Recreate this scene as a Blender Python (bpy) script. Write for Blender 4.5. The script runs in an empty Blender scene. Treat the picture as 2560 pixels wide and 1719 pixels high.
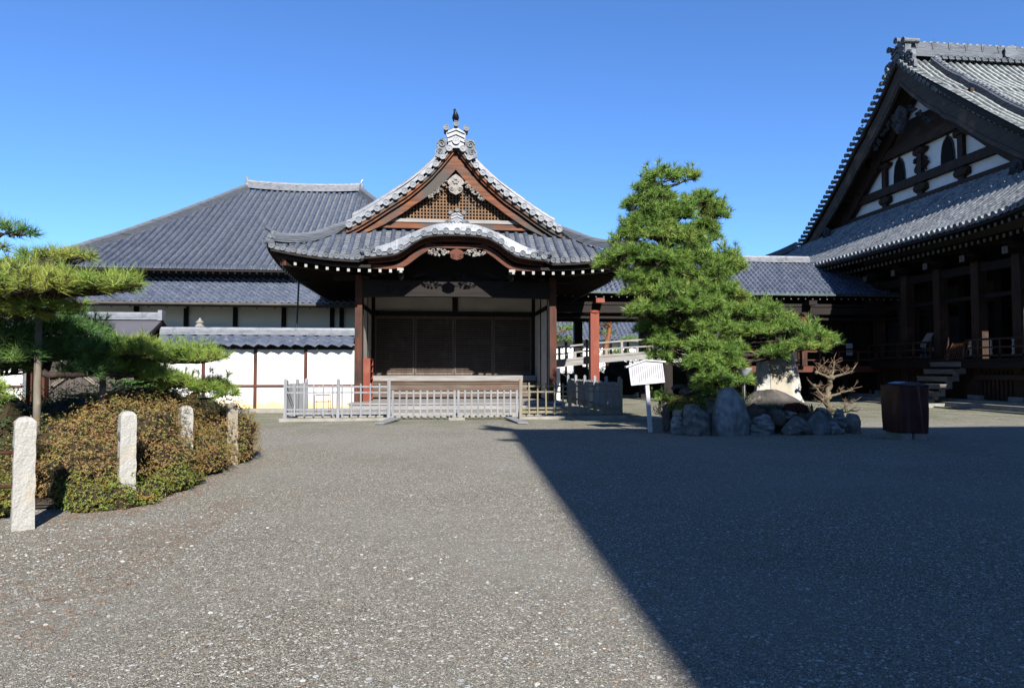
import bpy, math, random
from mathutils import Vector, Matrix, noise
R = math.radians
random.seed(7)
scene = bpy.context.scene
# ------------------------------------------------------------------ camera
cam = bpy.data.cameras.new('camera'); cam.sensor_width = 36; cam.lens = 24.0
cam.clip_end = 2000; cam.clip_start = 0.05
camo = bpy.data.objects.new('camera', cam); scene.collection.objects.link(camo)
camo.location = (0, 0, 1.6); camo.rotation_euler = (R(92.06), 0, R(-6.3))
scene.camera = camo
# ------------------------------------------------------------------ sky and sun
SUN_EL, SUN_AZ = R(33), R(10)          # sun stands behind the viewer, slightly to the right
w = bpy.data.worlds.new('World'); scene.world = w; w.use_nodes = True
nt = w.node_tree; nt.nodes.clear()
sky = nt.nodes.new('ShaderNodeTexSky'); sky.sky_type = 'NISHITA'; sky.sun_disc = False
sky.sun_elevation = SUN_EL; sky.sun_rotation = R(170); sky.altitude = 100
sky.air_density = 1.0; sky.dust_density = 0.2; sky.ozone_density = 4.0
bg = nt.nodes.new('ShaderNodeBackground'); bg.inputs[1].default_value = 0.0675
out = nt.nodes.new('ShaderNodeOutputWorld')
tint = nt.nodes.new('ShaderNodeMix'); tint.data_type = 'RGBA'; tint.blend_type = 'MULTIPLY'; tint.inputs[0].default_value = 1
tint.inputs[7].default_value = (.555, .79, 1.10, 1)      # clear dry winter air: a deeper blue than the default
nt.links.new(sky.outputs[0], tint.inputs[6]); nt.links.new(tint.outputs[2], bg.inputs[0]); nt.links.new(bg.outputs[0], out.inputs[0])
sl = bpy.data.lights.new('sun', 'SUN'); sl.energy = 5.0; sl.angle = R(0.5); sl.color = (1, 0.97, 0.92)
so = bpy.data.objects.new('sun', sl); scene.collection.objects.link(so)
Ldir = Vector((-math.sin(SUN_AZ) * math.cos(SUN_EL), math.cos(SUN_AZ) * math.cos(SUN_EL), -math.sin(SUN_EL)))
so.rotation_euler = Ldir.to_track_quat('-Z', 'Y').to_euler()
scene.view_settings.view_transform = 'Standard'; scene.view_settings.look = 'None'
scene.view_settings.exposure = 1.5; scene.view_settings.gamma = 1
# ------------------------------------------------------------------ mesh helpers
class M:
    def __init__(s): s.v = []; s.f = []
    def add(s, vs, fs):
        o = len(s.v); s.v.extend([tuple(p) for p in vs]); s.f.extend([tuple(i + o for i in f) for f in fs]); return s
    def box(s, x0, x1, y0, y1, z0, z1):
        return s.add([(x0,y0,z0),(x1,y0,z0),(x1,y1,z0),(x0,y1,z0),(x0,y0,z1),(x1,y0,z1),(x1,y1,z1),(x0,y1,z1)],
                     [(3,2,1,0),(4,5,6,7),(0,1,5,4),(1,2,6,5),(2,3,7,6),(3,0,4,7)])
    def bar(s, a, b, w, h, up=(0,0,1)):
        a = Vector(a); b = Vector(b); d = (b - a).normalized(); u = Vector(up)
        if abs(d.dot(u)) > .98: u = Vector((0,1,0))
        e = d.cross(u).normalized() * (w/2); n = e.normalized().cross(d).normalized() * (h/2)
        vs = [a-e-n, a+e-n, a+e+n, a-e+n, b-e-n, b+e-n, b+e+n, b-e+n]
        return s.add(vs, [(3,2,1,0),(4,5,6,7),(0,1,5,4),(1,2,6,5),(2,3,7,6),(3,0,4,7)])
    def tube(s, pts, rad, n=7, caps=True):
        pts = [Vector(p) for p in pts]; N = len(pts)
        if not hasattr(rad, '__len__'): rad = [rad] * N
        vs = []; fs = []; ref = None
        for i, p in enumerate(pts):
            t = (pts[min(i+1, N-1)] - pts[max(i-1, 0)]).normalized()
            if ref is None or abs(ref.dot(t)) > .95:
                ref = Vector((0,0,1)) if abs(t.z) < .9 else Vector((0,1,0))
            a = t.cross(ref).normalized(); ref = a.cross(t).normalized()
            for k in range(n):
                th = 2*math.pi*k/n; vs.append(p + (a*math.cos(th) + ref*math.sin(th)) * rad[i])
        for i in range(N-1):
            for k in range(n):
                k2 = (k+1) % n; fs.append((i*n+k, i*n+k2, (i+1)*n+k2, (i+1)*n+k))
        if caps: fs.append(tuple(range(n-1, -1, -1))); fs.append(tuple((N-1)*n+k for k in range(n)))
        return s.add(vs, fs)
    def prism(s, poly, o, ex, ez, ed):
        """outline (a,b) -> o + a*ex + b*ez, extruded by ed"""
        o = Vector(o); ex = Vector(ex); ez = Vector(ez); ed = Vector(ed); n = len(poly)
        A = [o + ex*a + ez*b for a, b in poly]; B = [p + ed for p in A]
        return s.add(A + B, [tuple(range(n-1, -1, -1)), tuple(range(n, 2*n))] + [(i, (i+1)%n, n+(i+1)%n, n+i) for i in range(n)])
    def strip(s, top, bot, dy, axis=(0,1,0)):
        """curved board: lists of upper and lower edge points, extruded along axis by dy"""
        d = Vector(axis) * dy; vs = []; fs = []
        for t, b in zip(top, bot):
            t = Vector(t); b = Vector(b); vs += [t, b, b + d, t + d]
        for i in range(len(top)-1):
            for k in range(4): k2 = (k+1) % 4; fs.append((i*4+k, (i+1)*4+k, (i+1)*4+k2, i*4+k2))
        e = (len(top)-1)*4; fs += [(0,1,2,3), (e+3,e+2,e+1,e)]
        return s.add(vs, fs)
    def disc(s, c, axis, r, th, n=12):
        """round end tile with a raised rim; axis points outwards"""
        c = Vector(c); t = Vector(axis).normalized(); ref = Vector((0,0,1)) if abs(t.z) < .9 else Vector((0,1,0))
        a = t.cross(ref).normalized(); b = a.cross(t); vs = []
        for (rr, d) in ((r, 0), (r, th), (r*.76, th), (r*.7, th*.55), (r*.3, th*.55), (r*.24, th*.95)):
            for k in range(n):
                g = 2*math.pi*k/n; vs.append(c + t*d + (a*math.cos(g) + b*math.sin(g))*rr)
        fs = []
        for i in range(5):
            for k in range(n): k2 = (k+1)%n; fs.append((i*n+k, i*n+k2, (i+1)*n+k2, (i+1)*n+k))
        fs.append(tuple(5*n+k for k in range(n)))
        return s.add(vs, fs)
    def blob(s, c, r, seed=0, amp=.25, sub=2, freq=1.5, flat=None):
        vs, fs = ICO[sub]; c = Vector(c); o = Vector((seed*7.3, seed*3.1, seed*5.7)); P = []
        for p in vs:
            q = Vector(p); d = 1 + amp*noise.noise(q*freq + o) + amp*.4*noise.noise(q*freq*3 + o)
            q = q*d
            if flat: q.z = max(q.z, -flat)
            P.append(c + Vector((q.x*r[0], q.y*r[1], q.z*r[2])))
        return s.add(P, fs)
def make_ico():
    import bmesh
    res = {}
    for k in (1, 2, 3, 4):
        b = bmesh.new(); bmesh.ops.create_icosphere(b, subdivisions=k, radius=1)
        b.verts.ensure_lookup_table()
        res[k] = ([tuple(v.co) for v in b.verts], [tuple(v.index for v in f.verts) for f in b.faces]); b.free()
    return res
ICO = make_ico()
COL = scene.collection
def build(name, m, mat, parent=None, smooth=False, label=None):
    off = Vector(parent['_o']) if parent is not None else Vector((0,0,0))
    me = bpy.data.meshes.new(name)
    me.from_pydata([(p[0]-off.x, p[1]-off.y, p[2]-off.z) for p in m.v], [], m.f); me.update()
    if smooth: me.polygons.foreach_set('use_smooth', [True]*len(me.polygons))
    me.materials.append(mat)
    o = bpy.data.objects.new(name, me); COL.objects.link(o)
    if parent is not None: o.parent = parent; o['_o'] = tuple(off)
    if label: o['label'] = label
    return o
def build2(name, pairs, parent=None, smooth=False):
    """one part whose mesh carries more than one material (timber with painted ends, bark with thin twigs)"""
    q = M(); n = []
    for m, mt in pairs: q.add(m.v, m.f); n.append(len(m.f))
    o = build(name, q, pairs[0][1], parent, smooth); idx = []
    for k, (m, mt) in enumerate(pairs):
        if k: o.data.materials.append(mt)
        idx += [k]*n[k]
    o.data.polygons.foreach_set('material_index', idx); return o
def thing(name, label, cat, loc, group=None):
    o = bpy.data.objects.new(name, None); COL.objects.link(o); o.location = loc; o['_o'] = tuple(loc)
    o.empty_display_size = .2
    o['label'] = label; o['category'] = cat
    if group: o['group'] = group
    return o
def solo(name, m, mat, label, cat, group=None, smooth=False):
    xs = [p[0] for p in m.v]; ys = [p[1] for p in m.v]; zs = [p[2] for p in m.v]
    c = Vector(((min(xs)+max(xs))/2, (min(ys)+max(ys))/2, min(zs)))
    q = M(); q.v = [(p[0]-c.x, p[1]-c.y, p[2]-c.z) for p in m.v]; q.f = m.f
    o = build(name, q, mat, None, smooth); o.location = c; o['_o'] = tuple(c)
    o['label'] = label; o['category'] = cat
    if group: o['group'] = group
    return o
def structure(name, m, mat, kind='structure', smooth=False):
    o = build(name, m, mat, None, smooth); o['kind'] = kind; return o
def dup(root, loc, label=None, rotz=None):
    r = root.copy(); COL.objects.link(r); r.location = loc
    if rotz is not None: r.rotation_euler = (0, 0, rotz)
    if label: r['label'] = label
    for ch in list(root.children):
        c = ch.copy(); COL.objects.link(c); c.parent = r
        for g in ch.children:
            d = g.copy(); COL.objects.link(d); d.parent = c
    return r
def interp(tab, x):
    if x <= tab[0][0]: return tab[0][1]
    for (a, b), (c, d) in zip(tab, tab[1:]):
        if x <= c: return b + (d-b)*(x-a)/(c-a)
    (a, b), (c, d) = tab[-2:]; return d + (d-b)/(c-a)*(x-c)
def smooth_tab(tab, n=60):
    """Catmull-Rom through the table, resampled, so curved roofs have no kinks"""
    P = [(2*tab[0][0]-tab[1][0], 2*tab[0][1]-tab[1][1])] + list(tab) + [(2*tab[-1][0]-tab[-2][0], 2*tab[-1][1]-tab[-2][1])]
    o = []
    k = max(2, n // (len(tab)-1))
    for i in range(1, len(P)-2):
        for j in range(k):
            t = j/k; a, b, c, d = P[i-1], P[i], P[i+1], P[i+2]
            q = [0.5*((2*b[m]) + (-a[m]+c[m])*t + (2*a[m]-5*b[m]+4*c[m]-d[m])*t*t + (-a[m]+3*b[m]-3*c[m]+d[m])*t**3) for m in (0, 1)]
            q[0] = b[0] + (c[0]-b[0])*t
            o.append(tuple(q))
    o.append(tuple(tab[-1])); return o
# ------------------------------------------------------------------ materials
def mat(name, c1, c2=None, scale=(3,3,3), rough=.7, metal=0.0, bump=0.0, bscale=None, island=0.0, c3=None, c3scale=1.0,
        c3lo=.55, c3hi=.7, detail=6, lo=.35, hi=.65, spec=.18, translucent=0.0, bdist=.02, k=.55):
    k *= .69
    c1 = tuple(v*k for v in c1); c2 = tuple(v*k for v in c2) if c2 else None; c3 = tuple(v*k for v in c3) if c3 else None
    m = bpy.data.materials.new(name); m.use_nodes = True; t = m.node_tree; N = t.nodes; L = t.links; N.clear()
    o = N.new('ShaderNodeOutputMaterial'); b = N.new('ShaderNodeBsdfPrincipled')
    b.inputs['Roughness'].default_value = rough; b.inputs['Metallic'].default_value = metal
    b.inputs['Specular IOR Level'].default_value = spec
    L.new(b.outputs[0], o.inputs[0])
    g = N.new('ShaderNodeNewGeometry')          # world position: every object keeps its own patch of grain
    def noisy(sc, det=detail):
        mp = N.new('ShaderNodeMapping'); mp.inputs['Scale'].default_value = sc; L.new(g.outputs['Position'], mp.inputs[0])
        n = N.new('ShaderNodeTexNoise'); n.inputs['Scale'].default_value = 1; n.inputs['Detail'].default_value = det
        L.new(mp.outputs[0], n.inputs['Vector']); return n
    def mix(a, b_, fac):
        x = N.new('ShaderNodeMix'); x.data_type = 'RGBA'
        for i, v in ((6, a), (7, b_)):
            if isinstance(v, tuple): x.inputs[i].default_value = (*v, 1)
            else: L.new(v, x.inputs[i])
        if isinstance(fac, float): x.inputs[0].default_value = fac
        else: L.new(fac, x.inputs[0])
        return x.outputs[2]
    def ramp(src, a, b_):
        r = N.new('ShaderNodeMapRange'); r.inputs[1].default_value = a; r.inputs[2].default_value = b_; r.clamp = True
        L.new(src, r.inputs[0]); return r.outputs[0]
    col = c1
    if c2:
        n = noisy(scale); col = mix(c1, c2, ramp(n.outputs[0], lo, hi))
    if c3:
        n3 = noisy((c3scale,)*3 if not isinstance(c3scale, tuple) else c3scale); col = mix(col, c3, ramp(n3.outputs[0], c3lo, c3hi))
    if island:
        h = N.new('ShaderNodeHueSaturation'); mr = N.new('ShaderNodeMapRange'); mr.inputs[3].default_value = 1-island; mr.inputs[4].default_value = 1+island
        L.new(g.outputs['Random Per Island'], mr.inputs[0]); L.new(mr.outputs[0], h.inputs['Value'])
        if isinstance(col, tuple): h.inputs['Color'].default_value = (*col, 1)
        else: L.new(col, h.inputs['Color'])
        col = h.outputs[0]
    if isinstance(col, tuple): b.inputs['Base Color'].default_value = (*col, 1)
    else: L.new(col, b.inputs['Base Color'])
    if bump:
        nb = noisy(bscale or scale, 8); bp = N.new('ShaderNodeBump'); bp.inputs['Strength'].default_value = bump; bp.inputs['Distance'].default_value = bdist
        L.new(nb.outputs[0], bp.inputs['Height']); L.new(bp.outputs[0], b.inputs['Normal'])
    if translucent:
        tr = N.new('ShaderNodeBsdfTranslucent'); ms = N.new('ShaderNodeMixShader'); ms.inputs[0].default_value = translucent
        if isinstance(col, tuple): tr.inputs[0].default_value = (*col, 1)
        else: L.new(col, tr.inputs[0])
        L.new(b.outputs[0], ms.inputs[1]); L.new(tr.outputs[0], ms.inputs[2]); L.new(ms.outputs[0], o.inputs[0])
    return m
TILE = mat('smoked_tile', (.115,.14,.205), (.185,.213,.285), (2.2,2.2,2.2), .42, .25, .15, (25,25,25), island=.06, c3=(.31,.33,.36), c3scale=7.0, c3lo=.56, c3hi=.72)
TILE_PALE = mat('sun_glare_pale_tile', (.36,.38,.42), (.52,.53,.56), (4,4,9), .38, .15, .2, (30,30,30), c3=(.22,.24,.28), c3scale=3.0, c3lo=.58, c3hi=.7, k=.47)  # paler than the other tiles; sun glare on the ridges is in the colour
TILE_OLD = mat('old_mottled_tile', (.22,.245,.25), (.36,.385,.375), (5,5,5), .45, .1, .2, (25,25,25), island=.12, c3=(.13,.145,.155), c3scale=2.3, c3lo=.5, c3hi=.68)
RIDGE = mat('stacked_ridge_tile', (.17,.19,.22), (.30,.32,.35), (3,3,40), .5, .1, .25, (6,6,60), c3=(.09,.10,.12), c3scale=(1.2,1.2,30.0))
def wood(name, a, b, axis, rough=.7, c3=None, bump=.25, k=.55):
    s = {'x': (1.2,16,16), 'y': (16,1.2,16), 'z': (14,14,1.0)}[axis]
    return mat(name, a, b, s, rough, 0, bump, tuple(k*3 for k in s), c3=c3, c3scale=1.3, lo=.3, hi=.7, k=k)
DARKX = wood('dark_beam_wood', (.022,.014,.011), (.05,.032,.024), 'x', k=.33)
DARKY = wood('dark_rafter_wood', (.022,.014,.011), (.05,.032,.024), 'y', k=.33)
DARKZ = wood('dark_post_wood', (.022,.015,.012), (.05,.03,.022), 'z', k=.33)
REDZ = wood('red_brown_post_wood', (.085,.03,.018), (.16,.055,.03), 'z', c3=(.05,.028,.02))
REDX = wood('red_brown_beam_wood', (.13,.04,.022), (.22,.075,.04), 'x', c3=(.07,.04,.03))
ORANGE = mat('sun_bleached_orange_wood', (.52,.17,.055), (.20,.075,.04), (.9,9,9), .7, 0, .3, (3,40,40), c3=(.15,.125,.105), c3scale=.75, c3lo=.40, c3hi=.58, k=.42)
LATT = wood('bleached_lattice_wood', (.50,.30,.15), (.30,.15,.08), 'z', c3=(.28,.24,.20), k=.4)
VERMIL = wood('vermilion_painted_wood', (.36,.085,.045), (.29,.065,.035), 'z', .55, c3=(.38,.13,.08), bump=.1)
GREYX = wood('weathered_grey_board', (.36,.345,.33), (.22,.205,.19), 'x', k=.8)
GREYZ = wood('weathered_grey_paling', (.44,.445,.46), (.25,.25,.26), 'z', k=.58)
STEPW = wood('worn_step_wood', (.26,.20,.155), (.13,.085,.06), 'x', c3=(.20,.10,.06))
DOORW = wood('door_board_wood', (.12,.078,.052), (.055,.032,.022), 'x', c3=(.16,.12,.09))
OLDZ = wood('old_column_wood', (.10,.05,.03), (.045,.028,.02), 'z', c3=(.13,.075,.05), k=.52)
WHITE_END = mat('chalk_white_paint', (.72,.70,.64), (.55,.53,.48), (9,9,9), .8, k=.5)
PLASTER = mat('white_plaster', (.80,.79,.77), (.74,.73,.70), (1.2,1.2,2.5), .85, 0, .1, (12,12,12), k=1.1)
PLASTER_SHADE = mat('shaded_cream_plaster', (.60,.56,.49), (.50,.46,.40), (1.0,1.0,2.0), .85, 0, .1, (10,10,10), k=.95)  # plaster toned down: the dim of the porch interior is in the colour
STONE = mat('pale_cut_stone', (.50,.47,.40), (.36,.34,.29), (4,4,4), .85, 0, .3, (40,40,40), c3=(.25,.26,.16), c3scale=1.1, c3lo=.58, c3hi=.75)
GRANITE = mat('rough_granite', (.50,.48,.43), (.38,.365,.335), (70,70,70), .9, 0, 1.0, (38,38,38), c3=(.48,.40,.26), c3scale=2.2, c3lo=.55, c3hi=.75, bdist=.012, k=.72)
ROCK = mat('grey_garden_rock', (.38,.36,.32), (.10,.095,.085), (7,7,7), .85, 0, .8, (14,14,14), c3=(.30,.29,.26), c3scale=2.4, c3lo=.52, c3hi=.7, bdist=.05)
ROCK_BLUE = mat('blue_streaked_rock', (.52,.51,.48), (.13,.13,.13), (3,3,14), .8, 0, .8, (16,16,30), c3=(.08,.085,.09), c3scale=3.0, bdist=.05)
ROCK_BROWN = mat('brown_grey_boulder', (.20,.175,.15), (.10,.09,.08), (3,3,3), .88, 0, .9, (11,11,11), c3=(.34,.32,.28), c3scale=5.0, c3lo=.6, c3hi=.72, bdist=.06)
ROCK_RED = mat('reddish_brown_rock', (.17,.12,.10), (.10,.075,.065), (4,4,4), .85, 0, .8, (14,14,14), c3=(.24,.22,.20), c3scale=3.0, bdist=.05)
BARK = mat('pine_bark', (.11,.075,.055), (.045,.032,.026), (14,14,5), .95, 0, .9, (26,26,8), bdist=.03)
IRON = mat('rusty_iron_pipe', (.10,.04,.03), (.17,.07,.045), (14,14,14), .6, .2)
BLACK = mat('window_void_dark', (.014,.011,.010), rough=.9)
COPPER = mat('verdigris_copper', (.16,.24,.21), (.10,.12,.11), (5,5,5), .5, .3)
TILE_PAN = mat('pan_tile', (.15,.17,.205), (.24,.26,.29), (2.6,2.6,2.6), .42, .15, .15, (25,25,25), island=.06, c3=(.33,.345,.355), c3scale=9.0, c3lo=.55, c3hi=.75)
CREST = mat('aged_crest_tile', (.19,.205,.225), (.30,.32,.345), (8,8,8), .55, .05, .3, (30,30,30), c3=(.10,.11,.12), c3scale=4.0)
HALL_END = mat('shade_dimmed_rafter_paint', (.30,.30,.27), (.18,.17,.15), (9,9,9), .8)  # darker tip paint for the hall; the shade under its eaves is painted in
HALL_PLASTER = mat('shade_dimmed_plaster', (.13,.12,.11), (.08,.075,.07), (2,2,2), .9)  # plaster darkened to carry the veranda's deep shade in its colour
VERGE = mat('sun_glint_verge_tile', (.30,.315,.34), (.42,.43,.45), (5,5,5), .45, .1, .2, (30,30,30), c3=(.20,.215,.24), c3scale=4.0, k=.48)  # verge tiles lightened: the sun's glint is part of this colour
TILE_BRIGHT = mat('sun_glint_bright_tile', (.27,.29,.31), (.50,.52,.53), (7,7,7), .4, .1, .25, (25,25,25), island=.15, c3=(.14,.155,.17), c3scale=3.0, c3lo=.5, c3hi=.7)  # lighter than the other hall tiles; sun glints on the pent roof painted in
# ------------------------------------------------------------------ roof tiling helpers
def frame(P, u, s, e=.03):
    c = Vector(P(u, s)); T = (Vector(P(u, s+e)) - Vector(P(u, s-e))).normalized()
    E = (Vector(P(u+e, s)) - Vector(P(u-e, s))).normalized(); Nn = E.cross(T).normalized()
    if Nn.z < 0: Nn = -Nn
    return c, T, E, Nn
def round_tiles(m, P, us, rng, r, seg=.30, endcap=True, n=5, lift=.0, mc=None):
    """half-round cover tiles running up the slope, tapering tile by tile, with a round end tile at the eave"""
    for u in us:
        s0, s1 = rng(u)
        if s1 - s0 < .08: continue
        k = max(1, int(round((s1-s0)/seg))); vs = []; fs = []
        for j in range(k):
            for q, rr in ((0, r*1.04), (1, r*.88)):
                s = s0 + (s1-s0)*(j+q*.985)/k; c, T, E, Nn = frame(P, u, s)
                for i in range(n+1):
                    th = math.pi*i/n; vs.append(c + E*(math.cos(th)*rr) + Nn*(math.sin(th)*rr*1.05 + lift))
        for j in range(2*k-1):
            for i in range(n): a = j*(n+1)+i; fs.append((a, a+1, a+n+2, a+n+1))
        fs.append(tuple(range(n+1)))
        m.add(vs, fs)
        if endcap:
            c, T, E, Nn = frame(P, u, s0); ax = -T + Nn*0; ax.z *= .35
            (mc or m).disc(c + Nn*(r*.25+lift) - T*.0, ax, r*1.22, .05)
def pan_tiles(m, P, us, rng, depth=.03, course=.17, lip=.022, hang=.07):
    """concave pan tiles between the cover rows, stepped course by course"""
    fr = (0, .25, .5, .75, 1)
    for ua, ub in zip(us, us[1:]):
        (a0, a1), (b0, b1) = rng(ua), rng(ub)
        if max(a1-a0, b1-b0) < .05: continue
        if a1 < a0: a1 = a0
        if b1 < b0: b1 = b0
        k = max(1, int(round(max(a1-a0, b1-b0)/course))); vs = []; fs = []; nn = len(fr)
        rows = [(0, 0, -hang)] + [(j+q, 0, lip*(1-q)) for j in range(k) for q in (0, 1)]
        rows = [(0, -hang)] + [(j+q*.999, lip*(1-q)) for j in range(k) for q in (0, 1)]
        for t, h in rows:
            for f in fr:
                u = ua + (ub-ua)*f; s = (a0+(b0-a0)*f) + ((a1-a0)+((b1-b0)-(a1-a0))*f)*t/k
                p = Vector(P(u, s)); p.z += h - depth*math.sin(math.pi*f)
                vs.append(p)
        for j in range(len(rows)-1):
            for i in range(nn-1): a = j*nn+i; fs.append((a, a+1, a+nn+1, a+nn))
        m.add(vs, fs)
def wave_tiles(m, P, u0, u1, rng, cell=.28, course=.25, amp=.035, lip=.03, hang=.05, ns=6):
    """S-shaped pantiles"""
    nc = max(1, int(round((u1-u0)/cell))); cw = (u1-u0)/nc; us = [u0 + cw*i/ns for i in range(nc*ns+1)]
    mx = max(rng(u)[1]-rng(u)[0] for u in us[::3]); k = max(1, int(round(mx/course)))
    vs = []; fs = []; nn = len(us)
    rows = [(0, -hang)] + [(j+q*.999, lip*(1-q)) for j in range(k) for q in (0, 1)]
    for t, h in rows:
        for i, u in enumerate(us):
            s0, s1 = rng(u); f = (i % ns)/ns; s = min(s0 + mx*t/k, max(s1, s0))
            p = Vector(P(u, s)); p.z += h + amp*(math.sin(2*math.pi*f) + .35*math.sin(4*math.pi*f+.6)); vs.append(p)
    for j in range(len(rows)-1):
        for i in range(nn-1):
            a = j*nn+i
            if (Vector(vs[a])-Vector(vs[a+nn])).length + (Vector(vs[a+1])-Vector(vs[a+nn+1])).length > 1e-4: fs.append((a, a+1, a+nn+1, a+nn))
    m.add(vs, fs)
def sheet(m, P, u0, u1, rng, dz=-.06, nu=20, ns=8, th=.1):
    """boarding under the tiles, with thickness"""
    for (d, flip) in ((dz, 0), (dz-th, 1)):
        vs = []; fs = []
        for i in range(nu+1):
            u = u0 + (u1-u0)*i/nu; a, b = rng(u); b = max(a, b)
            for j in range(ns+1):
                p = Vector(P(u, a + (b-a)*j/ns)); p.z += d; vs.append(p)
        for i in range(nu):
            for j in range(ns):
                a = i*(ns+1)+j; q = (a, a+ns+1, a+ns+2, a+1); fs.append(q[::-1] if flip else q)
        m.add(vs, fs)
    vs = []; fs = []
    for i in range(nu+1):
        u = u0 + (u1-u0)*i/nu; p = Vector(P(u, rng(u)[0])); vs += [p + Vector((0,0,dz)), p + Vector((0,0,dz-th))]
    for i in range(nu): a = i*2; fs.append((a, a+1, a+3, a+2))
    m.add(vs, fs)
def ridge(m, pts, w, h, layers=4, cap=.07, taper=0, capseg=True):
    """stacked ridge: thin courses, each stepping in and out, under a round cap tile"""
    pts = [Vector(p) for p in pts]; N = len(pts); prof = []
    for k in range(layers):
        z0 = h*k/layers; z1 = h*(k+.72)/layers; z2 = h*(k+1)/layers; ww = w/2*(1-.25*k/layers)
        prof += [(ww, z0), (ww, z1), (ww*.86, z1), (ww*.86, z2)]
    for i in range(5):
        th = math.pi*i/8; prof.append((cap*math.cos(th), h + cap*math.sin(th)*1.0 + .01))
    full = [(x, z) for x, z in prof] + [(-x, z) for x, z in prof[::-1]]
    n = len(full); vs = []; fs = []
    for i, p in enumerate(pts):
        t = (pts[min(i+1,N-1)] - pts[max(i-1,0)]); t.z = 0; t.normalize(); e = Vector((t.y, -t.x, 0))
        for x, z in full: vs.append(p + e*x + Vector((0,0,z)))
    for i in range(N-1):
        for k in range(n-1): fs.append((i*n+k, i*n+k+1, (i+1)*n+k+1, (i+1)*n+k))
    fs.append(tuple(range(n-1,-1,-1))); fs.append(tuple((N-1)*n+k for k in range(n)))
    m.add(vs, fs)
def scroll(m, c, ex, ez, r, turns=1.4, th=.03, flip=1, n=26, dn=(0,-.03,0)):
    c = Vector(c); ex = Vector(ex); ez = Vector(ez); pts = []; rad = []
    for i in range(n):
        t = i/(n-1); a = t*turns*2*math.pi; rr = r*(1-t*.85); pts.append(c + ex*(math.cos(a)*rr*flip) + ez*(math.sin(a)*rr) + Vector(dn)*t); rad.append(th*(1-.4*t))
    m.tube(pts, rad, 6)
def leafy_carving(m, c, w, h, n, seed, ydir=(0,-1,0), ex=(1,0,0), r=.05):
    rnd = random.Random(seed); c = Vector(c); ex = Vector(ex); d = Vector(ydir)
    for i in range(n):
        x = rnd.uniform(-1, 1); z = rnd.uniform(-1, 1)*(1-abs(x)*.6); p = c + ex*(x*w) + Vector((0,0,z*h)) + d*rnd.uniform(0,.03)
        q = r*rnd.uniform(.6, 1.2)
        if rnd.random() < .45: scroll(m, p, ex, (0,0,1), q*1.2, 1.2, q*.25, rnd.choice((-1,1)), 12, tuple(d*.02))
        else: m.blob(p, (q, q*.6, q*rnd.uniform(.6,1)), i+seed, .35, 1)
def round_crest(m, c, out, side, s=1.0, m2=None):
    """ogre-tile style ridge end: shield plate with scroll wings and three round tiles on top"""
    c = Vector(c); out = Vector(out).normalized(); side = Vector(side).normalized(); up = Vector((0,0,1))
    shield = [(-.36,0),(-.34,.35),(-.38,.62),(-.2,.68),(0,.8),(.2,.68),(.38,.62),(.34,.35),(.36,0)]
    m.prism([(a*s,b*s) for a,b in shield], c, side, up, -out*.22*s)
    for k in range(3):
        y = .22+.17*k; m.bar(c+side*(-.33*s)+up*(y*s)+out*.03*s, c+up*((y+.14)*s)+out*.03*s, .05*s, .05*s, out)
        m.bar(c+side*(.33*s)+up*(y*s)+out*.03*s, c+up*((y+.14)*s)+out*.03*s, .05*s, .05*s, out)
    m.disc(c+up*.27*s+out*.02*s, out, .15*s, .05*s, 16)
    m = m2 or m
    for q in (-1, 1):
        wing = [(q*.3,.3),(q*.5,.36),(q*.68,.28),(q*.74,.1),(q*.7,-.02),(q*.8,-.14),(q*.78,-.34),(q*.6,-.4),(q*.3,-.06)]
        m.prism([(a*s,b*s) for a,b in wing], c, side, up, -out*.14*s)
        scroll(m, c+side*(q*.54*s)+up*.14*s+out*.01*s, side, up, .16*s, 1.6, .035*s, q, 24, tuple(out*.04*s))
        scroll(m, c+side*(q*.6*s)-up*.16*s+out*.01*s, side, up, .13*s, 1.4, .03*s, q, 20, tuple(out*.04*s))
        p = c+side*(q*.38*s)+up*.74*s
        m.tube([p-out*.5*s, p+out*.06*s], .085*s, 10); m.disc(p+out*.06*s, out, .11*s, .04*s)
    p = c+up*.9*s
    m.tube([p-out*.5*s, p+out*.06*s], .08*s, 10); m.disc(p+out*.06*s, out, .11*s, .04*s)
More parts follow.
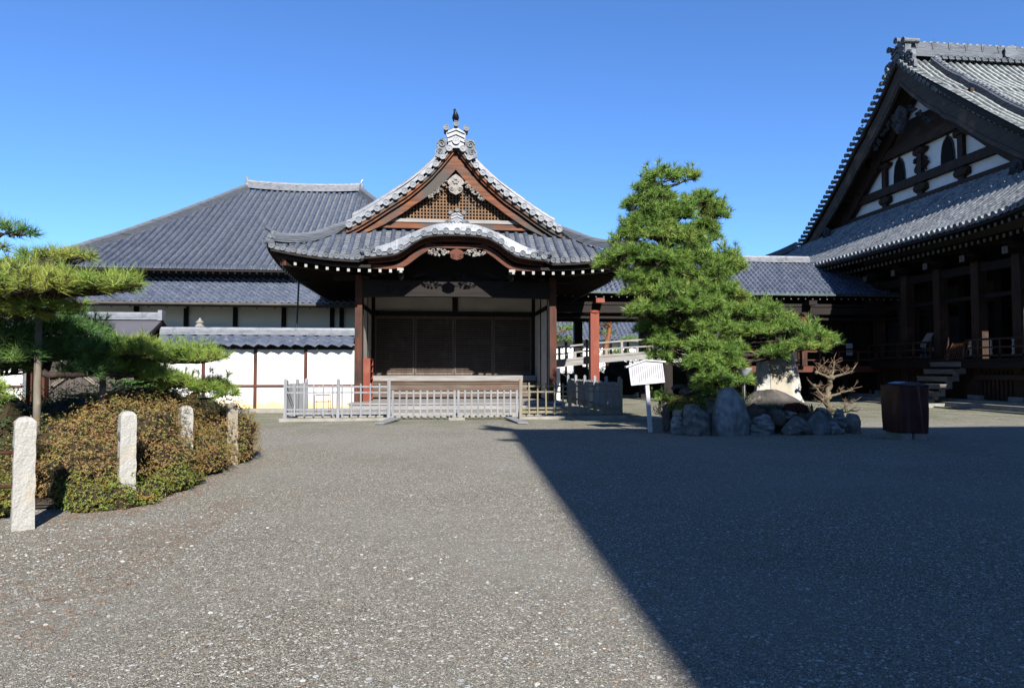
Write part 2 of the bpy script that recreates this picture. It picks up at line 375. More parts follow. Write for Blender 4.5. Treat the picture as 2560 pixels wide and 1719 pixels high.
# ------------------------------------------------------------------ ground
def gravel_material():
    m = bpy.data.materials.new('gravel'); m.use_nodes = True; t = m.node_tree; N = t.nodes; L = t.links; N.clear()
    o = N.new('ShaderNodeOutputMaterial'); b = N.new('ShaderNodeBsdfPrincipled'); b.inputs['Roughness'].default_value = .95; b.inputs['Specular IOR Level'].default_value = .08
    L.new(b.outputs[0], o.inputs[0]); g = N.new('ShaderNodeNewGeometry')
    def vor(scale, feat='F1'):
        v = N.new('ShaderNodeTexVoronoi'); v.feature = feat; v.inputs['Scale'].default_value = scale; L.new(g.outputs['Position'], v.inputs['Vector']); return v
    def rampn(src, stops):
        r = N.new('ShaderNodeValToRGB'); L.new(src, r.inputs[0]); e = r.color_ramp.elements
        while len(e) < len(stops): e.new(.5)
        for q, (p, c) in zip(e, stops): q.position = p; q.color = (*c, 1)
        return r.outputs[0]
    def mix(a, b_, f, mode='MIX'):
        x = N.new('ShaderNodeMix'); x.data_type = 'RGBA'; x.blend_type = mode
        for i, v in ((6, a), (7, b_)):
            if isinstance(v, tuple): x.inputs[i].default_value = (*v, 1)
            else: L.new(v, x.inputs[i])
        if isinstance(f, float): x.inputs[0].default_value = f
        else: L.new(f, x.inputs[0])
        return x.outputs[2]
    def noise_(sc, det=4):
        n = N.new('ShaderNodeTexNoise'); n.inputs['Scale'].default_value = sc; n.inputs['Detail'].default_value = det; L.new(g.outputs['Position'], n.inputs['Vector']); return n.outputs[0]
    def mr(src, a, b_, c=0, d=1):
        r = N.new('ShaderNodeMapRange'); r.inputs[1].default_value = a; r.inputs[2].default_value = b_; r.inputs[3].default_value = c; r.inputs[4].default_value = d; r.clamp = True; L.new(src, r.inputs[0]); return r.outputs[0]
    def sep(c):
        s = N.new('ShaderNodeSeparateColor'); L.new(c, s.inputs[0]); return s.outputs
    v1 = vor(150); s1 = sep(v1.outputs['Color'])
    stops = [(0, (.045,.040,.032)), (.3, (.11,.098,.075)), (.55, (.198,.177,.135)), (.75, (.29,.255,.19)), (.9, (.42,.37,.29)), (1, (.66,.62,.54))]
    c = rampn(s1[0], stops)
    v2 = vor(75); s2 = sep(v2.outputs['Color'])
    c2 = rampn(s2[0], [(0, (.09,.083,.07)), (.5, (.21,.18,.14)), (.85, (.29,.25,.19)), (1, (.70,.66,.60))])
    c = mix(c, c2, mr(s2[1], .62, .66))
    # the odd big white chip
    v3 = vor(13); s3 = sep(v3.outputs['Color'])
    near = mr(v3.outputs['Distance'], .018*13, .014*13)
    mm = N.new('ShaderNodeMath'); mm.operation = 'MULTIPLY'; L.new(near, mm.inputs[0]); L.new(mr(s3[2], .955, .965), mm.inputs[1])
    c = mix(c, (.50,.50,.48), mm.outputs[0])
    # worn patches and mossy tint of the ground itself
    c = mix(c, (.15,.138,.105), mr(noise_(.55), .5, .75, 0, .35))
    c = mix(c, mix(c, (.26,.245,.21), .35), mr(noise_(.25, 2), .42, .62))
    sp = N.new('ShaderNodeSeparateXYZ'); L.new(g.outputs['Position'], sp.inputs[0])
    moss = N.new('ShaderNodeMath'); moss.operation = 'MULTIPLY'; L.new(mr(sp.outputs[1], 17.5, 21.5), moss.inputs[0]); L.new(mr(noise_(.9, 6), .38, .62, .1, .75), moss.inputs[1])
    c = mix(c, (.12,.125,.06), moss.outputs[0])
    c = mix(c, (.83,.85,.87), 1.0, 'MULTIPLY')
    L.new(c, b.inputs['Base Color'])
    bp = N.new('ShaderNodeBump'); bp.inputs['Strength'].default_value = .9; bp.inputs['Distance'].default_value = .012; bp.invert = True
    L.new(v1.outputs['Distance'], bp.inputs['Height'])
    bp2 = N.new('ShaderNodeBump'); bp2.inputs['Strength'].default_value = .5; bp2.inputs['Distance'].default_value = .05; L.new(noise_(3.5, 6), bp2.inputs['Height']); L.new(bp.outputs[0], bp2.inputs['Normal'])
    L.new(bp2.outputs[0], b.inputs['Normal'])
    return m
g = M(); n = 60
def gz(x, y):      # slight unevenness of the yard
    return .018*noise.noise(Vector((x*.35, y*.35, 0))) - .01
xs = [-400,-120,-40] + [-20+i*.5 for i in range(81)] + [40,120,400]; ys = [-200,-60,-20] + [-5+i*.5 for i in range(71)] + [60,150,900]
g.add([(x, y, gz(x, y) if (-21 < x < 21 and -6 < y < 31) else -.01) for y in ys for x in xs],
      [(j*len(xs)+i, j*len(xs)+i+1, (j+1)*len(xs)+i+1, (j+1)*len(xs)+i) for j in range(len(ys)-1) for i in range(len(xs)-1)])
structure('ground', g, gravel_material(), smooth=True)
# ------------------------------------------------------------------ entrance porch (centre)
CX0 = .70; HWD = 6.45; YE = 23.9
ftab = smooth_tab([(0,10.25),(.7,9.38),(1.26,8.8),(1.84,8.3),(2.5,7.85),(3.11,7.42),(3.8,7.0),(4.2,6.78),(5.2,6.13),(6.45,5.45)], 90)
def ff(d): return interp(ftab, abs(d))
def lft(d): return .37*max(0, (d-3.2)/3.25)**2
ktab = smooth_tab([(0,6.40),(.38,6.395),(.75,6.37),(1.12,6.30),(1.48,6.11),(1.78,5.88),(2.08,5.70),(2.43,5.63),(2.82,5.58),(3.25,5.54)], 60)
def kk(dx): return interp(ktab, abs(dx))
def Pf(u, s):
    return (u, YE+s, ff(max(0, HWD-s*1.02)) + lft(abs(u-CX0))*max(0, 1-s/2.6)**2)
def Pk(u, s): return (u, 23.85+s, kk(u-CX0) + .05*s)
kend = {}
def k_end(u):
    key = round(u, 3)
    if key not in kend:
        s = .1
        while s < 2.6 and Pf(u, s-.05)[2] < Pk(u, s)[2] + .02: s += .05
        kend[key] = s
    return kend[key]
def rng_f(u):
    d = abs(u-CX0); s1 = min(2.45, HWD-d); s0 = 0 if d > 3.2 else min(s1, max(0, k_end(u)-.1))
    return (s0, s1)
def side(sg):
    def P(u, s):
        d = HWD-s; return (CX0+sg*d, u, ff(d) + .37*max(0, (3.25-(u-YE))/3.25)**2*max(0, 1-s/2.6)**2)
    return P
def rng_s(u): return (0, HWD-.15) if u > 25.95 else (0, max(0, u-YE))
porch = thing('entrance_porch', 'tiled temple entrance porch with pointed gable and curved cusped eave over dark louvred doors', 'porch', (CX0, 26, 0))
m = M(); us = [CX0 + .36*(k+.5) for k in range(-18, 18)]
pn = M(); ec = M(); round_tiles(m, Pf, us, rng_f, .092, mc=ec); pan_tiles(pn, Pf, [CX0-6.42]+us+[CX0+6.42], rng_f)
ks = [CX0 + .385*k for k in range(-8, 9)]
rk = lambda u: (0, k_end(u))
round_tiles(m, Pk, ks, rk, .092, mc=ec); pan_tiles(pn, Pk, ks, rk)
for sg in (-1, 1):
    P = side(sg); uy = [24.15+.36*k for k in range(35)]
    round_tiles(m, P, uy, rng_s, .085, .5, True, 4); pan_tiles(pn, P, uy, rng_s, .03, .3)
vg = M()
# tiles across the verge, each with a round end facing the yard
dd = .26; verge = []
while dd < 4.25:
    verge.append(dd); sl_ = (ff(dd+.02)-ff(dd-.02))/.04; dd += .405/math.sqrt(1+sl_*sl_)
for sg in (-1, 1):
    for d in verge:
        x = CX0+sg*d; z = ff(d)
        vg.tube([(x, 25.62, z), (x, 26.35, z+.02)], .095, 8); vg.disc((x, 25.62, z), (0,-1,0), .128, .05)
    for a, b in zip(verge, verge[1:]):       # pans between them, scalloped lip
        tp = []; bt = []
        for i in range(7):
            d = a+(b-a)*i/6; z = ff(d)-.02-.05*math.sin(math.pi*i/6); tp.append((CX0+sg*d, 25.66, z)); bt.append((CX0+sg*d, 25.66, z-.07))
        vg.strip(tp, bt, .7)
roof = build2('roof_cover_tiles', [(m, TILE), (ec, CREST)], porch); build('roof_pan_tiles', pn, TILE_PAN, porch); build('verge_tiles', vg, VERGE, porch)
m = M()
for sg in (-1, 1):
    top = [(CX0+sg*d, 25.78, ff(d)+.24) for d in [i*.15 for i in range(28)]]; bot = [(p[0], p[1], p[2]-.15) for p in top]
    m.strip(top, bot, .26)
    pts = [(CX0+sg*d, 26.75, ff(d)+.10) for d in [.35+i*.2 for i in range(19)]]
    ridge(m, pts, .46, .50, 7, .09)
build('descending_ridge', m, TILE_PALE, porch)
for sg in (-1, 1):
    m = M(); pts = []
    for i in range(13):
        q = i/12; d = 3.95+(6.3-3.95)*q; y = 26.45-(26.45-24.08)*q
        pts.append((CX0+sg*d, y, ff(d)+lft(d)*max(0,1-(HWD-d)/2.6)**2+.02+.1*q**3))
    ridge(m, pts, .36, .26, 4, .08)
    e = Vector(pts[-1]); o = Vector((sg*.7,-.7,0)).normalized()
    # ogre face and upswept tip at the corner
    m.blob(e+Vector((0,0,.2)), (.17,.15,.2), 5, .5, 2, 3); m.blob(e+o*.12+Vector((0,0,.12)), (.12,.12,.12), 9, .5, 2, 3)
    m.tube([e+Vector((0,0,.28)), e+o*.12+Vector((0,0,.40)), e+o*.3+Vector((0,0,.44))], [.06,.07,.05], 8)
    m.disc(e+o*.3+Vector((0,0,.44)), o, .085, .04)
    m.tube([e+Vector((0,0,.02)), e+o*.32+Vector((0,0,-.02))], [.1,.1], 8); m.disc(e+o*.32+Vector((0,0,-.02)), o, .12, .04)
    # little demons at the ends of the cusped gable
    c = Vector((CX0+sg*3.0, 23.98, 5.78)); leafy_carving(m, c, .16, .16, 12, 31+sg, r=.06)
    m.tube([(CX0+sg*3.1, 24.1, 5.70), (CX0+sg*3.4, 23.9, 5.66)], .08, 8); m.disc((CX0+sg*3.4, 23.9, 5.66), (sg*.5,-1,0), .1, .04)
    build('hip_ridge', m, RIDGE, porch)
m = M(); ridge(m, [(CX0, 25.75+i, 10.2) for i in range(11)], .5, .42, 5, .1)
build('main_ridge', m, RIDGE, porch)
m = M(); m2 = M(); round_crest(m, (CX0, 25.6, 9.93), (0,-1,0), (1,0,0), 1.0, m2); c_ = build('ridge_end_crest', m, TILE_PALE, porch); build('scroll_wings', m2, CREST, c_)
m = M(); m2 = M(); round_crest(m, (CX0, 24.2, 6.68), (0,-1,0), (1,0,0), .62, m2); c_ = build('ridge_end_crest', m, TILE_PALE, porch); build('scroll_wings', m2, CREST, c_)
btab = smooth_tab([(0,6.75),(.68,6.71),(1.23,6.53),(1.8,6.27),(2.36,6.0),(3.0,5.80)], 60)
m = M(); xs_ = [-2.92+5.84*i/64 for i in range(65)]
top = [(CX0+x, 24.12, interp(btab, abs(x))) for x in xs_]; bot = [(CX0+x, 24.02, kk(x)+.06) for x in xs_]
m.strip(top, bot, .34)
for i in range(4, 64, 5):
    a = Vector(top[i]); b = Vector(bot[i]); m.bar(b+Vector((0,-.004,0)), a+Vector((0,-.004,0)), .02, .014)
build('cusped_ridge', m, TILE_PALE, porch)
# ---- timber of the gable
off2 = [(0,1.05),(.4,1.0),(.88,.88),(1.6,.72),(2.64,.70),(3.6,.5),(4.2,.36)]
m = M()
for sg in (-1, 1):
    ds = [i*.14 for i in range(30)]
    m.strip([(CX0+sg*d, 25.70, ff(d)-.13) for d in ds], [(CX0+sg*d, 25.70, ff(d)-.25) for d in ds], .12)
    m.strip([(CX0+sg*d, 25.80, ff(d)-.26) for d in ds], [(CX0+sg*d, 25.80, ff(d)-.36) for d in ds], .10)
    m.strip([(CX0+sg*d, 25.93, ff(d)-.42) for d in ds], [(CX0+sg*d, 25.93, ff(d)-interp(off2, d)) for d in ds], .13)
build('bargeboard', m, ORANGE, porch)
def edge(x): return ff(abs(x-CX0)) - interp(off2, abs(x-CX0)) + .04
m = M(); zb = 7.30; x = CX0-2.6
while x < CX0+2.6:
    z1 = edge(x)
    if z1 > zb+.05: m.box(x-.022, x+.022, 26.28, 26.33, zb, z1)
    x += .125
z = zb+.06
while z < 9.0:
    xl = CX0
    while edge(xl) > z and xl > CX0-2.6: xl -= .02
    if CX0-xl > .06: m.box(xl, 2*CX0-xl, 26.31, 26.35, z-.02, z+.02)
    z += .125
build('gable_lattice', m, LATT, porch)
m = M(); pts = [(CX0-2.8, 7.0)] + [(CX0+x*.2, edge(CX0+x*.2)+.3) for x in range(-14, 15)] + [(CX0+2.8, 7.0)]
m.prism(pts, (0,26.40,0), (1,0,0), (0,0,1), (0,.1,0)); build('gable_panel', m, DOORW, porch)
m = M(); m.box(CX0-2.75, CX0+2.75, 26.12, 26.27, 7.18, 7.31); build('gable_beam', m, GREYX, porch)
m = M(); m.box(CX0-3.3, CX0+3.3, 26.16, 26.26, 7.02, 7.176); m.box(CX0-3.9, CX0+3.9, 26.05, 26.2, 6.93, 7.016); build('gable_sill', m, ORANGE, porch)
SILVER = mat('silvery_carved_wood', (.50,.47,.43), (.34,.30,.26), (8,8,8), .75, 0, .3, (30,30,30))
m = M(); c = (CX0, 25.90, 8.2)
heart = [(0,.80),(.12,.72),(.26,.60),(.31,.50),(.28,.40),(.2,.36),(.27,.3),(.27,.2),(.2,.1),(.1,.05),(0,0)]
heart = heart + [(-a, b) for a, b in heart[-2:0:-1]]
m.prism(heart, c, (1,0,0), (0,0,1), (0,-.07,0))
for q in (-1, 1): scroll(m, (CX0+q*.16, 25.82, 8.42), (1,0,0), (0,0,1), .09, 1.4, .025, q, 18)
for k in range(6):
    a = k*math.pi/3; m.blob((CX0+.09*math.cos(a), 25.80, 8.73+.09*math.sin(a)), (.055,.03,.055), k, .1, 1)
for q in (-1, 1):
    for k in range(9):
        d = .34+.085*k; zz = edge(CX0+d) - .12 - .02*math.sin(k*2.1)
        leafy_carving(m, (CX0+q*d, 25.95, zz-.02), .07, .1-.005*k, 4, k*3+(q+1)*50, r=.045)
build('gable_pendant', m, SILVER, porch)
# ---- cusped eave timber
low = smooth_tab([(0,5.88),(.5,5.885),(.93,5.87),(1.09,5.74),(1.29,5.61),(1.55,5.41),(1.78,5.24),(2.02,5.14),(2.5,5.11),(3.1,5.12)], 60)
m = M(); xs_ = [-3.1+6.2*i/80 for i in range(81)]
def lw(x): return interp(low, abs(x))
def thk(x): s_ = abs(lw(abs(x)+.05)-lw(max(0,abs(x)-.05)))/.1; return .13+.17*s_
m.strip([(CX0+x, 24.3, lw(x)+thk(x)) for x in xs_], [(CX0+x, 24.3, lw(x)) for x in xs_], .1)
m.strip([(CX0+x, 24.1, kk(x)-.13) for x in xs_], [(CX0+x, 24.1, kk(x)-.19) for x in xs_], .12)
m.strip([(CX0+x, 24.2, kk(x)-.22) for x in xs_], [(CX0+x, 24.2, kk(x)-.28) for x in xs_], .12)
build('cusped_bargeboard', m, REDX, porch)
m = M()
heart2 = [(a*.85, b*.52) for a, b in heart]
m.prism(heart2, (CX0, 24.32, 5.46), (1,0,0), (0,0,1), (0,-.06,0))
for q in (-1, 1): scroll(m, (CX0+q*.13, 24.26, 5.60), (1,0,0), (0,0,1), .09, 1.3, .02, q, 16)
build('cusped_pendant', m, REDX, porch)
for q in (-1, 1): m = M(); leafy_carving(m, (CX0+q*.66, 24.34, 5.74), .36, .14, 26, 80+q, r=.055); build('flower_carving', m, SILVER, porch)
m = M()
for x in xs_[::2]: pass
sheet(m, Pk, CX0-3.2, CX0+3.2, rk, -.10, 40, 4, .06)
sheet(m, Pf, CX0-6.35, CX0+6.35, rng_f, -.10, 60, 6, .08)
for sg in (-1, 1): sheet(m, side(sg), YE+.1, 36.4, rng_s, -.10, 50, 10, .08)
build('eave_boarding', m, DARKY, porch)
m = M(); tips = M()
def rz(d, s): return ff(HWD-s*1.02) - .24
x = -5.58
while x < 5.6:
    if True:
        zt = 5.03 + lft(abs(x))*1.0
        y1 = min(26.25, 24.22+max(.15, (HWD-.25-abs(x))))
        zo = zt + (min(y1,26.2)-24.22)*.12 if abs(x) > 3.2 or True else zt
        if abs(x) > 1.95: m.bar((CX0+x, 24.22, zt), (CX0+x, y1, zo), .085, .1)
        if abs(x) > 1.95: tips.box(CX0+x-.046, CX0+x+.046, 24.195, 24.225, zt-.058, zt+.055)
    x += .362
for sg in (-1, 1):
    for k in range(33):
        y = 24.6+.36*k; zt = 5.05+.37*max(0,(3.25-(y-YE))/3.25)**2
        m.bar((CX0+sg*6.15, y, zt), (CX0+sg*max(3.6, 6.15-max(.2, y-24.3)), y, zt+.14*min(2.5, max(.2, y-24.3))), .085, .1)
        tips.box(CX0+sg*6.15-.015, CX0+sg*6.15+.015, y-.046, y+.046, zt-.058, zt+.055)
    # fascia boards
    ds = [3.0+i*.16 for i in range(21)]
    m.strip([(CX0+sg*d, 24.12, 5.22+lft(d)) for d in ds], [(CX0+sg*d, 24.12, 5.12+lft(d)) for d in ds], .1)
    ys_ = [24.1+i*.4 for i in range(32)]
    m.strip([(CX0+sg*6.22, y, 5.24+.37*max(0,(3.25-(y-YE))/3.25)**2) for y in ys_], [(CX0+sg*6.22, y, 5.13+.37*max(0,(3.25-(y-YE))/3.25)**2) for y in ys_], .1, (-sg,0,0))
    m.bar((CX0+sg*5.95, 24.3, 5.30), (CX0+sg*3.5, 26.4, 5.25), .2, .26)
rafm = m
for sg in (-1, 1):
    b = M(); b.bar((CX0+sg*6.0, 24.26, 5.30), (CX0+sg*5.96, 24.295, 5.30), .21, .27); build('corner_beam_end', b, REDX, porch)
for q in (-1, 1): tips.box(CX0+q*1.98-.11, CX0+q*1.98+.11, 24.22, 24.27, 5.05, 5.14)
build2('rafters', [(rafm, DARKY), (tips, WHITE_END)], porch)
# ---- body
for x0, x1 in ((-3.03,-2.77), (4.31,4.58)):
    m = M(); m.box(x0, x1, 25.87, 26.13, .30, 5.1); build('column', m, REDZ, porch)
for x0, x1 in ((-3.1,-2.7), (4.24,4.65)):
    m = M(); m.box(x0, x1, 25.8, 26.2, .12, .30); build('column_base', m, STONE, porch)
m = M(); xs_ = [-2.77+7.08*i/30 for i in range(31)]
bl = lambda x: 4.27 + .05*math.sin(math.pi*(x+2.77)/7.08)**.5
m.strip([(x, 25.84, 4.92) for x in xs_], [(x, 25.84, bl(x)) for x in xs_], .3); 
for k in (.10, .16): m.strip([(x, 25.832, bl(x)+k+.012) for x in xs_[6:-6]], [(x, 25.832, bl(x)+k) for x in xs_[6:-6]], .02)
for q in (-1, 1): scroll(m, (CX0+.07+q*2.55, 25.84, 4.6), (1,0,0), (0,0,1), .27, 1.3, .025, q, 26); scroll(m, (CX0+.07+q*1.9, 25.84, 4.62), (1,0,0), (0,0,1), .14, 1.2, .02, -q, 20)
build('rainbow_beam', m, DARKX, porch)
m = M()
fr = [(-.85,0),(-.8,.06),(-.55,.12),(-.35,.28),(-.15,.36),(.15,.36),(.35,.28),(.55,.12),(.8,.06),(.85,0)]
m.prism(fr, (CX0, 25.95, 4.922), (1,0,0), (0,0,1), (0,.1,0)); leafy_carving(m, (CX0, 25.92, 5.12), .5, .2, 24, 5, r=.07)
for q in (-1, 1):
    m.box(CX0+q*1.98-.09, CX0+q*1.98+.09, 24.3, 26.1, 4.98, 5.045)
    m.blob((CX0+q*1.98, 24.6, 4.9), (.09,.12,.16), 4, .2, 2)
    for k in range(3): m.blob((CX0+q*(3.3-.3*k), 25.85, 5.02+.08*k), (.16,.18,.09), k, .3, 2)
    m.bar((CX0+q*1.15, 25.6, 5.15), (CX0+q*1.6, 25.6, 5.02), .06, .08)
build('bracket_carving', m, DARKX, porch)
m = M(); m.box(-3.9, 5.3, 26.2, 26.3, 4.925, 6.7)
m.box(-2.76, 4.3, 26.3, 30.2, 5.0, 5.1)
for x0 in (-3.02, 4.44): m.box(x0, x0+.12, 26.14, 36, .13, 5.6)
m.box(-3.02, 4.5, 35.9, 36.1, .2, 6)
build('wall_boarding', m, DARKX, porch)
for x0, x1 in ((-2.89,-2.80), (4.32,4.41)):
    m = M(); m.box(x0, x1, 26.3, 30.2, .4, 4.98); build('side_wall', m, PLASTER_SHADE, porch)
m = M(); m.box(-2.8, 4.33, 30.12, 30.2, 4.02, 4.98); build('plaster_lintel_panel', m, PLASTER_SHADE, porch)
m = M()
m.box(-2.8, 4.32, 29.98, 30.1, 3.88, 4.1); m.box(.68, .92, 29.98, 30.1, 4.1, 4.98); m.box(-2.8, 4.32, 29.96, 30.1, 4.86, 4.98)
for x0, x1 in ((-2.795,-2.77), (4.29,4.318)):
    for y in (26.4, 28.15, 29.9): m.box(x0, x1, y-.05, y+.05, .4, 4.98)
    m.box(x0-.004 if x0 < 0 else x0, x1 if x0 < 0 else x1+.004, 26.35, 29.95, 3.9, 4.08)
    m.box(x0, x1, 26.35, 29.95, 4.9, 4.97)
m.box(-2.8,-2.66,29.9,30.05,1.3,4.9); m.box(4.2,4.32,29.9,30.05,1.3,4.9)
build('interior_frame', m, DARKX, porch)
DW = 6.86/4; STILE = wood('worn_stile_slat_highlight', (.24,.19,.15), (.14,.10,.075), 'z')
for k in range(4):
    x0 = -2.66+DW*k; x1 = x0+DW-.02; m = M(); yy = 29.95+.03*(k%2)
    m.box(x0, x0+.07, yy, yy+.06, 1.32, 3.88); m.box(x1-.07, x1, yy, yy+.06, 1.32, 3.88)
    m.box(x0+.07, x1-.07, yy, yy+.06, 1.32, 1.44); m.box(x0+.07, x1-.07, yy, yy+.06, 3.78, 3.88)
    d = build('door', m, STILE, porch)
    l = M(); l.box(x0+.07, x1-.07, yy+.04, yy+.055, 1.44, 3.78); build('back_panel', l, DOORW, d); l = M(); z = 1.49
    while z < 3.76: l.box(x0+.07, x1-.07, yy-.012, yy+.04, z-.013, z+.013); z += .098
    build('louvre_slats', l, STILE, d)  # slats paler than the panel: thin highlights put into the colour
m = M()
m.box(-2.79, 4.3, 29.3, 29.9, 1.09, 1.30); build('door_sill', m, GREYX, porch)
for i, (y0, y1, z0, z1) in enumerate(((29.34,29.8,1.0,1.086), (28.75,29.6,.73,.995), (28.2,29.2,.43,.725))):
    m = M(); m.box(-2.78, 4.28, y0, y1, z0, z1-.045); m.box(-2.78, 4.28, y0-.04, y1, z1-.044, z1); build('step', m, STEPW, porch)
m = M(); 
for k in range(9): m.box(-3.15+.0*k, 4.75, 24.75+.4*k+.008, 24.75+.4*(k+1)-.008, .31, .36)
m.box(-3.1, 4.7, 24.8, 28.3, .13, .308); m.box(-2.5, 4.1, 24.60, 24.74, .135, .26)
build('wooden_deck', m, GREYX, porch)
m = M(); m.box(-4.45, 5.6, 22.75, 30.6, -.1, .125); build('stone_stylobate', m, STONE, porch)
# ---- crow on the ridge crest
m = M(); b = Vector((CX0-.02, 25.62, 10.98))
m.tube([b+Vector(p) for p in ((.09,.16,-.12),(.07,.1,-.02),(.03,.03,.08),(0,0,.18),(-.01,-.02,.26),(-.03,-.04,.32),(-.035,-.05,.37),(-.04,-.05,.41),(-.042,-.05,.43))],
       [.015,.04,.085,.098,.085,.055,.052,.045,.012], 10)
m.tube([b+Vector(p) for p in ((-.04,-.08,.385),(-.05,-.13,.375),(-.055,-.17,.355))], [.024,.018,.004], 6)
for q in (-1, 1): m.tube([b+Vector((q*.03,0,.06)), b+Vector((q*.03,-.01,-.06))], .008, 5)
for q in (-1, 1): m.tube([b+Vector((q*.07,.01,.24)), b+Vector((q*.09,.05,.12)), b+Vector((q*.06,.12,-.06))], [.03,.045,.01], 6)
crow = solo('crow', m, mat('black_feathers', (.012,.013,.018), rough=.45), 'black crow perched on the crest at the very top of the porch roof', 'bird', smooth=True)
# ---- shoe rack inside the porch, left
rack = thing('shoe_rack', 'vermilion painted shoe rack standing against the left inner wall of the porch', 'rack', (-2.63, 26.9, .36))
m = M(); m.box(-2.76, -2.5, 26.32, 26.36, .365, 1.98); m.box(-2.76, -2.5, 27.5, 27.54, .365, 1.98); m.box(-2.76, -2.73, 26.36, 27.5, .365, 1.98)
m.box(-2.76, -2.5, 26.36, 27.5, 1.945, 1.985); build('rack_case', m, VERMIL, rack)
for k in range(6):
    m = M(); m.box(-2.73, -2.5, 26.36, 27.5, .40+.26*k, .425+.26*k); build('shelf', m, VERMIL, rack)
# ------------------------------------------------------------------ picket fence in front of the porch
def fence(name, label, posts, pk, ptop, rails, post_top, base=None, plinth=0.0, mt=GREYZ, group='weathered picket fence sections', cat='fence'):
    a = Vector(posts[0]); b = Vector(posts[-1]); d = (b-a).normalized(); nrm = Vector((d.y, -d.x, 0)); L_ = (b-a).length
    t = thing(name, label, cat, (a.x, a.y, 0), group)
    for p in posts:
        m = M(); p = Vector(p); q = .05
        m.box(p.x-q, p.x+q, p.y-q, p.y+q, plinth, post_top); m.add([(p.x-q,p.y-q,post_top),(p.x+q,p.y-q,post_top),(p.x+q,p.y+q,post_top),(p.x-q,p.y+q,post_top),(p.x,p.y,post_top+.05)], [(0,1,4),(1,2,4),(2,3,4),(3,0,4)])
        build('post', m, mt, t)
    for z in rails:
        m = M(); m.bar(a+Vector((0,0,z))+d*.05, b+Vector((0,0,z))-d*.05, .035, .05 if z > .3 else .075); build('rail', m, mt, t)
    m = M(); k = int(L_/pk); st = L_/(k)
    for i in range(k+1):
        c = a + d*(st*i) - nrm*.0
        if any((c-Vector(p)).length < .09 for p in posts): continue
        h = ptop+random.uniform(-.015,.015); e = c+nrm*.036
        m.bar(e+Vector((0,0,plinth+.06)), e+Vector((random.uniform(-.008,.008),0,h)), .045, .03, nrm)
    build('pickets', m, mt, t)
    if base:
        m = M(); x0, x1, y0, y1, z1 = base; m.box(x0, x1, y0, y1, -.05, z1); build('stone_plinth', m, STONE, t)
    return t
YF = 21.6
fence('picket_fence', 'sunlit grey picket fence left of the low gate, standing on a stone plinth', [(-4.6,YF,0),(-3.02,YF,0),(-1.47,YF,0)], .262, 1.14, (.22,.34,.86,1.04), 1.25, (-4.75,-1.42,21.42,21.8,.08), .08)
fence('picket_fence', 'grey and mossy yellow picket fence right of the low gate, half shaded by the pine', [(2.66,YF,0),(4.25,YF,0),(5.92,YF,0)], .262, 1.14, (.22,.34,.86,1.04), 1.25, (2.6,6.1,21.42,21.8,.08), .08,
      wood('mossy_weathered_paling', (.40,.38,.33), (.30,.22,.07), 'z', c3=(.26,.25,.24)))
for x0, x1, lb in ((-1.38,.60,'left leaf of the low silvery picket gate before the porch steps'), (.66,2.57,'right leaf of the low silvery picket gate before the porch steps')):
    t = thing('picket_gate', lb, 'gate', ((x0+x1)/2, YF, 0), 'low gate leaves before the porch')
    for x in (x0+.03, x1-.03):
        m = M(); m.box(x-.035, x+.035, YF-.03, YF+.03, .08, .92); build('post', m, GREYZ, t)
    for z, h in ((.84,.05), (.17,.09)):
        m = M(); m.box(x0+.065, x1-.065, YF-.02, YF+.02, z-h/2, z+h/2); build('rail', m, GREYX, t)
    m = M(); k = 8
    for i in range(1, k+1):
        x = x0+.03+(x1-x0-.06)*i/(k+1); m.box(x-.026, x+.026, YF-.05, YF-.022, .12, .92+random.uniform(-.01,.01))
    build('pickets', m, GREYZ, t)
fence('picket_fence', 'grey picket fence running back from the left front corner towards the white wall', [(-4.6,21.75,0),(-4.6,23.4,0),(-4.6,25.0,0)], .13, 1.12, (.3,1.0), 1.22, None, .02)
fence('picket_fence', 'long grey picket fence running back on the right side in the shade of the pine', [(5.92,21.75+1.75*i,0) for i in range(6)], .12, 1.14, (.3,1.05), 1.3, None, .02)
for (a, b, lb) in (((-1.22,21.45),(-1.62,20.0),'grey board lying on the gravel at the left gate post'), ((2.25,21.35),(2.5,19.75),'grey board lying on the gravel at the right gate post')):
    m = M(); m.bar((a[0],a[1],.075), (b[0],b[1],.025), .30, .035); solo('ramp_board', m, GREYZ, lb, 'board', 'boards lying at the gate')
m = M(); m.box(.38, .88, 21.38, 21.55, -.03, .07); solo('door_stop_stone', m, STONE, 'small cream stone stop lying under the meeting point of the gate leaves', 'stone')
# wire stool behind the left fence
st = thing('wire_stand', 'thin grey wire stand behind the left picket fence', 'stand', (-3.75, 23.4, .125))
m = M()
for x in (-4.0,-3.55):
    for y in (23.2,23.6): m.tube([(x,y,.125),(x,y,.72)], .01, 5)
build('frame_legs', m, IRON, st); m = M()
for a, b in (((-4.0,23.2),(-3.55,23.2)),((-3.55,23.2),(-3.55,23.6)),((-3.55,23.6),(-4.0,23.6)),((-4.0,23.6),(-4.0,23.2))): m.tube([(*a,.72),(*b,.72)], .01, 5); m.tube([(*a,.5),(*b,.5)], .008, 5)
build('frame_top', m, IRON, st)
